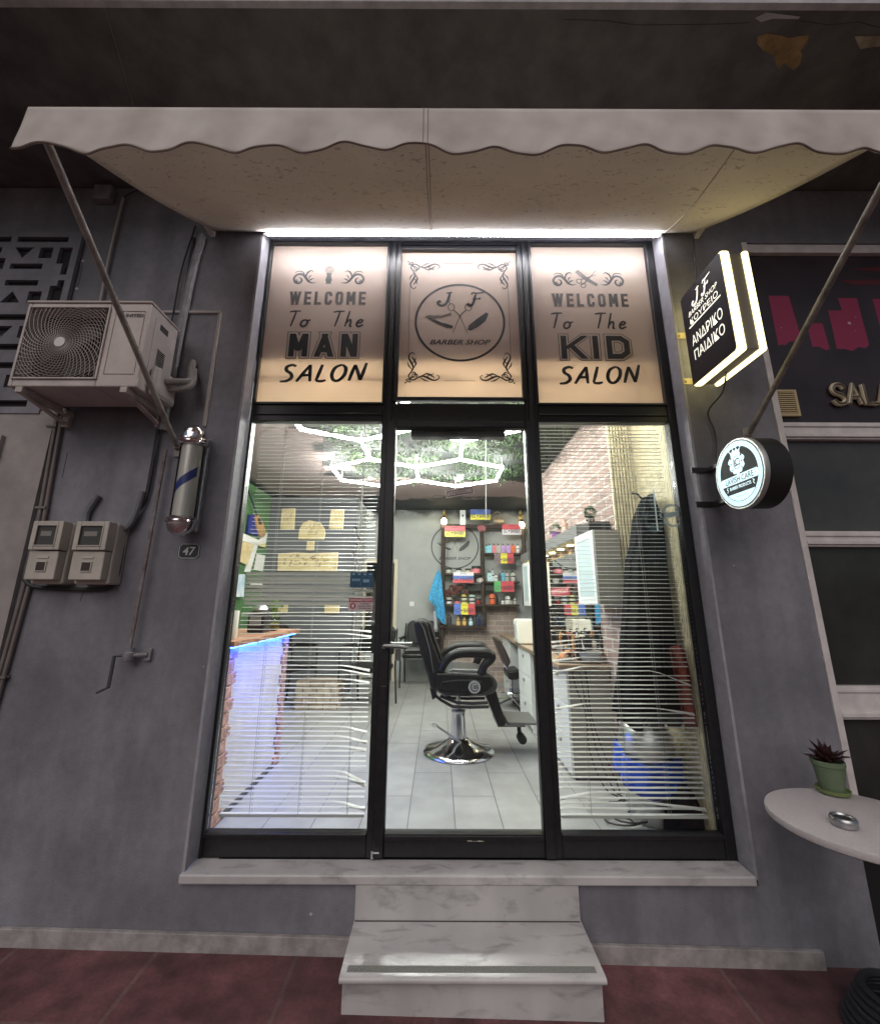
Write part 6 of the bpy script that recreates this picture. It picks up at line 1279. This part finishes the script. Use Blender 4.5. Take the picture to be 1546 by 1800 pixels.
for y0, y1, z0, z1, lab in ((.50, .90, 1.51, 2.012, 'near white wall cabinet with frosted door and unlit side painted taupe'), (2.96, 3.32, 1.475, 2.012, 'far white wall cabinet lit warm beside the mirror')):
    t = thing('wall_cabinet', lab, 'cabinet', (1.16, y0, z0), 'white wall cabinets'); x0 = 1.062 if y0 < 1 else 1.105
    b = MB(); b.box(x0 + .018, RW - .001, y0, y1, z0, z1 if y0 < 1 else 2.009); b.build('carcass', gside if y0 < 1 else M('laminate painted lit', (.66, .64, .56), .45), t)  # side tones painted: near dulled as unlit, far brightened as lamp lit
    b = MB(); m_ = .05; zt_ = z1 if y0 < 1 else 2.009
    b.box(x0, x0 + .0175, y0, y0 + m_, z0, zt_); b.box(x0, x0 + .0175, y1 - m_, y1, z0, zt_); b.box(x0, x0 + .0175, y0 + m_, y1 - m_, z0, z0 + m_); b.box(x0, x0 + .0175, y0 + m_, y1 - m_, zt_ - m_, zt_); d = b.build('door', dw, t, bevel=.002)
    b = MB(); b.box(x0 + .004, x0 + .010, y0 + m_, y1 - m_, z0 + m_, zt_ - m_); b.build('frosted_pane', M('frosted blue glass', (.42, .52, .54), .3), d)
q = PX(1040, 924, 1.15); t = thing('topiary', 'small ball topiary in a black planter on the near cabinet', 'plant', (q.x, .72, 2.013))
b = MB(); b.box(1.08, 1.235, .60, .86, 2.014, 2.09); b.build('planter', blackpl, t, bevel=.004)
b = MB(); b.tube([(1.13, .7, 2.085), (1.13, .7, 2.16)], .006, 6); b.build('stem', wood, t)
fol = M('dark box leaves', (.05, .11, .03), .6, var=.5, scale=60)
def ballfol(c, r, n, name, par):
    b = MB()
    for k in range(n):
        d = Vector((random.gauss(0, 1), random.gauss(0, 1), random.gauss(0, 1))).normalized(); p = Vector(c) + d * r * random.uniform(.7, 1.05); s_ = d.cross(Vector((.3, .2, 1))).normalized() * .006
        b.add([p, p + d * .008 + s_, p + d * .02, p + d * .008 - s_], [(0, 1, 2, 3)])
    b.build(name, fol, par)
ballfol((1.13, .7, 2.175), .034, 260, 'crown', t); ballfol((1.13, .7, 2.115), .02, 90, 'lower_crown', t)
q = PX(968, 945, 1.15); t = thing('shelf_plant', 'small green plant in a violet and black pot on the mirror canopy', 'plant', (1.15, 1.75, 2.121))
b = MB(); b.lathe([(.04, 0), (.05, .06), (.046, .06), (.002, .055)], (1.15, 1.75, 2.122), 'z', 18); b.build('pot', M('violet black pot', (.16, .05, .2), .4), t, smooth=True); ballfol((1.15, 1.75, 2.21), .05, 240, 'leaves', t)
b = MB(); b.lathe([(.03, 0), (.035, .02), (.02, .05), (.03, .08), (.015, .105), (.02, .125), (.001, .14)], (1.14, 1.4, 2.122), 'z', 14); tag(b.build('figurine', M('pink beige figure', (.55, .36, .28), .6), smooth=True), 'small pinkish figurine on the mirror canopy between the plants', 'figurine')
# red UPPERCUT sticker on the mirror
t = thing('mirror_sticker', 'dark red sticker reading UPPERCUT on the mirror', 'sticker', (RW - .01, 1.3, 1.66))
m0, m1 = PX(969, 1038, RW - .0095), PX(1003, 1038, RW - .0095); zc = (PX(985, 1030, RW - .01).z + PX(985, 1046, RW - .01).z) / 2; ym = (m0.y + m1.y) / 2; hw_ = abs(m0.y - m1.y) / 2
fr = frame((RW - .0092, ym, zc), (0, -1, 0)); b = MB(); b.poly(fr, [(-hw_, -.035), (-hw_ * .1, -.055), (hw_, -.035), (hw_ * .93, 0), (hw_, .04), (-hw_, .04)]); b.build('sheet', M('dark red vinyl', (.26, .025, .04), .4), t)
fr = frame((RW - .0097, ym, zc), (0, -1, 0)); b = MB(); textmesh(b, fr, 'UPPERCUT', w=hw_ * 1.7, h=.042, bold=.02); b.build('lettering', M('pale red print', (.6, .38, .38), .5), t)
# things on the counter
random.seed(21)
cols = [(wh, 'white'), (bk_, 'black'), (orr, 'orange'), ((.5, .48, .42), 'grey'), ((.42, .22, .1), 'brown'), ((.15, .3, .12), 'green'), ((.66, .62, .5), 'cream'), ((.1, .1, .12), 'charcoal'), ((.6, .64, .66), 'pale blue'), (bk_, 'glossy black'), (wh, 'bright white'), ((.3, .1, .06), 'dark amber'), ((.5, .5, .5), 'silver'), ((.7, .5, .3), 'tan')]
for k, (c, n) in enumerate(cols):
    y = .98 + k * .125; x = random.uniform(1.06, 1.19); h = random.uniform(.10, .22)
    bottle(x, CT, random.uniform(.05, .075), h, c, '%s %s bottle on the counter, %s' % ('tall' if h > .16 else 'short', n, 'nearest the window end' if k < 2 else 'between the trays and the mirror' if k < 9 else 'at the far half of the counter'), random.choice(('bottle', 'square', 'bottle', 'tall')), y, gname='bottles along the counter')
for k in range(3):
    y = 1.0 + k * .36; t = thing('tool_rack', ('wire rack of clippers at the near end of the counter', 'wire rack of clippers in the middle of the counter', 'wire rack of clippers at the far part of the counter')[k], 'rack', (1.12, y, CT), 'wire clipper racks')
    b = MB(); 
    for z in (.012, .09): b.tube([(1.0, y - .12, CT + z), (1.2, y - .12, CT + z), (1.2, y + .14, CT + z), (1.0, y + .14, CT + z)], .004, 5, True)
    for i in range(8): b.tube([(1.0, y - .12 + i * .037, CT + .004), (1.0, y - .12 + i * .037, CT + .09)], .0025, 4)
    b.build('wire_frame', chrome, t)
    for i in range(3):
        yy = y - .07 + i * .08; b = MB(); b.hexa([(1.03, yy - .018, CT + .02), (1.07, yy - .018, CT + .02), (1.07, yy + .018, CT + .02), (1.03, yy + .018, CT + .02)], [(1.02, yy - .022, CT + .16), (1.065, yy - .022, CT + .16), (1.065, yy + .022, CT + .16), (1.02, yy + .022, CT + .16)]); b.box(1.022, 1.063, yy - .018, yy + .018, CT + .1605, CT + .18); b.build('clipper', blackpl if i != 1 else M('amber clipper', (.4, .18, .05), .4), t, bevel=.005)
q = PX(1070, 1150, 1.04); bowly = .93
t = thing('steel_bowl', 'pale blue white bowl on the near end of the counter', 'bowl', (1.10, bowly, CT))
b = MB(); b.lathe([(.05, .001), (.085, .03), (.10, .075), (.104, .078), (.092, .076), (.05, .02), (.001, .016)], (1.12, .965, CT), 'z', 28); b.build('body', M('pale enamel', (.55, .62, .70), .3), t, smooth=True)
b = MB(); b.lathe([(.103, .0765), (.106, .0785), (.103, .081), (.10, .079)], (1.12, .965, CT), 'z', 28); b.build('rim', steel, t, smooth=True)
t = thing('leather_holster', 'open tan leather tool case lying on the counter by the bowl', 'tool case', (.96, .98, CT))
tan = M('tan leather', (.45, .18, .06), .5, var=.3, scale=20)
b = MB(); b.hexa([(.90, .93, CT + .001), (1.02, .90, CT + .001), (1.03, 1.08, CT + .001), (.91, 1.10, CT + .001)], [(.905, .935, CT + .012), (1.02, .905, CT + .012), (1.03, 1.075, CT + .012), (.915, 1.095, CT + .012)]); b.build('base', blackpl, t)
b = MB(); b.grid(lambda a, c: (.915 + .10 * a, .94 + .14 * c, CT + .015 + .06 * math.sin(a * 2.6) + .01 * math.sin(c * 5)), 8, 6); b.build('flap', tan, t, smooth=True, solid=.004)
b = MB()
for dx in (0, .04, -.05): b.tube(curve3([(1.02 + dx, .875, CT - .005), (1.03 + dx, .862, .95), (1.06 + dx * .4, .85, .75), (1.08 + dx, .80, .55), (1.13 + dx, .70, .36), (1.16, .62 + dx, .337), (1.10 + dx, .55, .337)]), .0045, 5)
tag(b.build('hanging_cable', darkcable, smooth=True), 'thin black cables hanging from the counter end to the floor', 'cable')

# ------------------------------------------------------------------ coats, red towel, steel bin, blue bag by the right window
cloth = M('black gown cloth', (.007, .007, .008), .9, var=.4, scale=10, bump=.4, bscale=60, spec=.12)
t = thing('black_gowns', 'tall bundle of black barber gowns hanging from a wall hook behind the right blind', 'gowns', (1.25, .24, .86))
LFT = [(1138, 868), (1122, 905), (1118, 950), (1108, 985), (1105, 1060), (1100, 1130), (1096, 1190), (1090, 1245), (1088, 1272)]
def gown(a, c, off=0):
    i = min(7, int(c * 8)); f = c * 8 - i; l = Vector(LFT[i]).lerp(Vector(LFT[i + 1]), f); p = P(l.x, l.y, .24); xr = 1.41 - .04 * max(0, 1 - c * 7) ; x = p.x + (xr - p.x) * a
    return (x, .22 + off + .035 * math.sin(a * 17 + 2 * math.sin(c * 3)) * (.25 + c) + .02 * math.sin(a * 41), p.z + (.0 if c < .98 else .02 * math.sin(a * 21)))
b = MB(); b.grid(lambda a, c: gown(a, c), 60, 40); b.build('front_gown', cloth, t, smooth=True, solid=.006)
b = MB(); b.grid(lambda a, c: gown(.04 + a * .96, c * .93, .09), 50, 30); b.build('rear_gown', cloth, t, smooth=True, solid=.006)
b = MB(); b.tube(curve3([P(1112, 864, .2), P(1122, 868, .2), P(1135, 886, .22), P(1142, 905, .24)]), .006, 6); q = P(1112, 864, .2); b.lathe([(.001, -.012), (.012, 0), (.001, .012)], q, 'z', 10); tag(b.build('coat_hook', blackmet, smooth=True), 'curved black coat hook with a ball tip above the black gowns', 'hook')
b = MB(); b.grid(lambda a, c: (P(1176 + 26 * a + 14 * c, 1130, .15).x, .135 + .03 * math.sin(a * 9 + c), P(1180, 1140 + 140 * c - 10 * math.sin(a * 3), .15).z), 16, 20); tag(b.build('red_towel', M('rust red towel', (.13, .022, .010), .9, var=.3, scale=20, bump=.6), smooth=True, solid=.006), 'rust red towel hanging in front of the black gowns', 'towel')
q = P(1178, 1300, .32); t = thing('steel_bin', 'domed steel bin on the floor behind the lower right blind', 'bin', (1.24, .35, FZ))
b = MB(); b.lathe([(.13, .002), (.135, .01), (.15, .34), (.153, .36), (.15, .38)], (1.23, .36, FZ), 'z', 32); b.build('body', steel, t, smooth=True)
b = MB(); b.lathe([(.154, .381), (.15, .43), (.125, .49), (.08, .53), (.001, .545)], (1.23, .36, FZ), 'z', 32); b.build('lid', M('satin steel lid', (.6, .6, .6), .28, 1), t, smooth=True)
b = MB()
b.grid(lambda a, c: (1.23 + (.165 + .015 * math.sin(a * 31) + .02 * c) * math.cos(2.4 + a * 5), .36 + (.165 + .012 * math.sin(a * 23) + .02 * c) * math.sin(2.4 + a * 5), FZ + .375 - .16 * c + .02 * math.sin(a * 13) - .05 * math.sin(a * 2.5)), 60, 6)
tag(b.build('blue_bag', M('blue plastic film', (.01, .05, .36), .25, var=.3, scale=12), smooth=True, solid=.002), 'crumpled blue plastic liner hanging over the rim of the steel bin', 'bin liner')
b = MB(); pts = [(1.0 + .09 * math.cos(k * .5) + .004 * k, .30 + .06 * math.sin(k * .5), FZ + .006 + .0009 * k) for k in range(30)]; b.tube(pts, .005, 5); tag(b.build('floor_cable', darkcable, smooth=True), 'loose coil of thin black cable on the shop floor by the bin', 'cable')
b = MB()
b.grid(lambda a, c: (1.33 + (.10 + .012 * math.sin(a * 19)) * math.sin(c * 1.57 + .02) * math.cos(a * 6.2832), .20 + (.10 + .01 * math.sin(a * 25)) * math.sin(c * 1.57 + .02) * math.sin(a * 6.2832) * .9, FZ + .004 + (.20 + .03 * math.sin(a * 12)) * math.cos(c * 1.57) ** .7), 48, 12)
tag(b.build('shadow_mound', cloth, smooth=True), 'black mound standing for the shadow on the floor in the lower right corner of the right window', 'cloth')  # black mound added where the corner holds only shadow
q0, q1 = P(911, 1088, 2.35), P(945, 1140, 2.35)
t = thing('towel_warmer', 'white box shaped towel warmer on the counter beyond the barber chair', 'appliance', (1.1, 2.45, CT))
b = MB(); b.box(q0.x, q0.x + .2, 2.35, 2.6, CT + .008, q0.z); b.build('body', M('cream white enamel', (.72, .70, .62), .4), t, bevel=.008)
b = MB(); b.box(q0.x - .008, q0.x - .0005, 2.37, 2.58, CT + .03, q0.z - .02); d = b.build('door', dw, t, bevel=.002)
b = MB(); b.tube([(q0.x - .03, 2.40, CT + .06), (q0.x - .03, 2.40, q0.z - .05)], .006, 6); b.build('handle', steel, d)
b = MB(); b.box(q0.x + .01, q0.x + .19, 2.36, 2.59, CT + .001, CT + .0075); b.build('foot', blackpl, t)
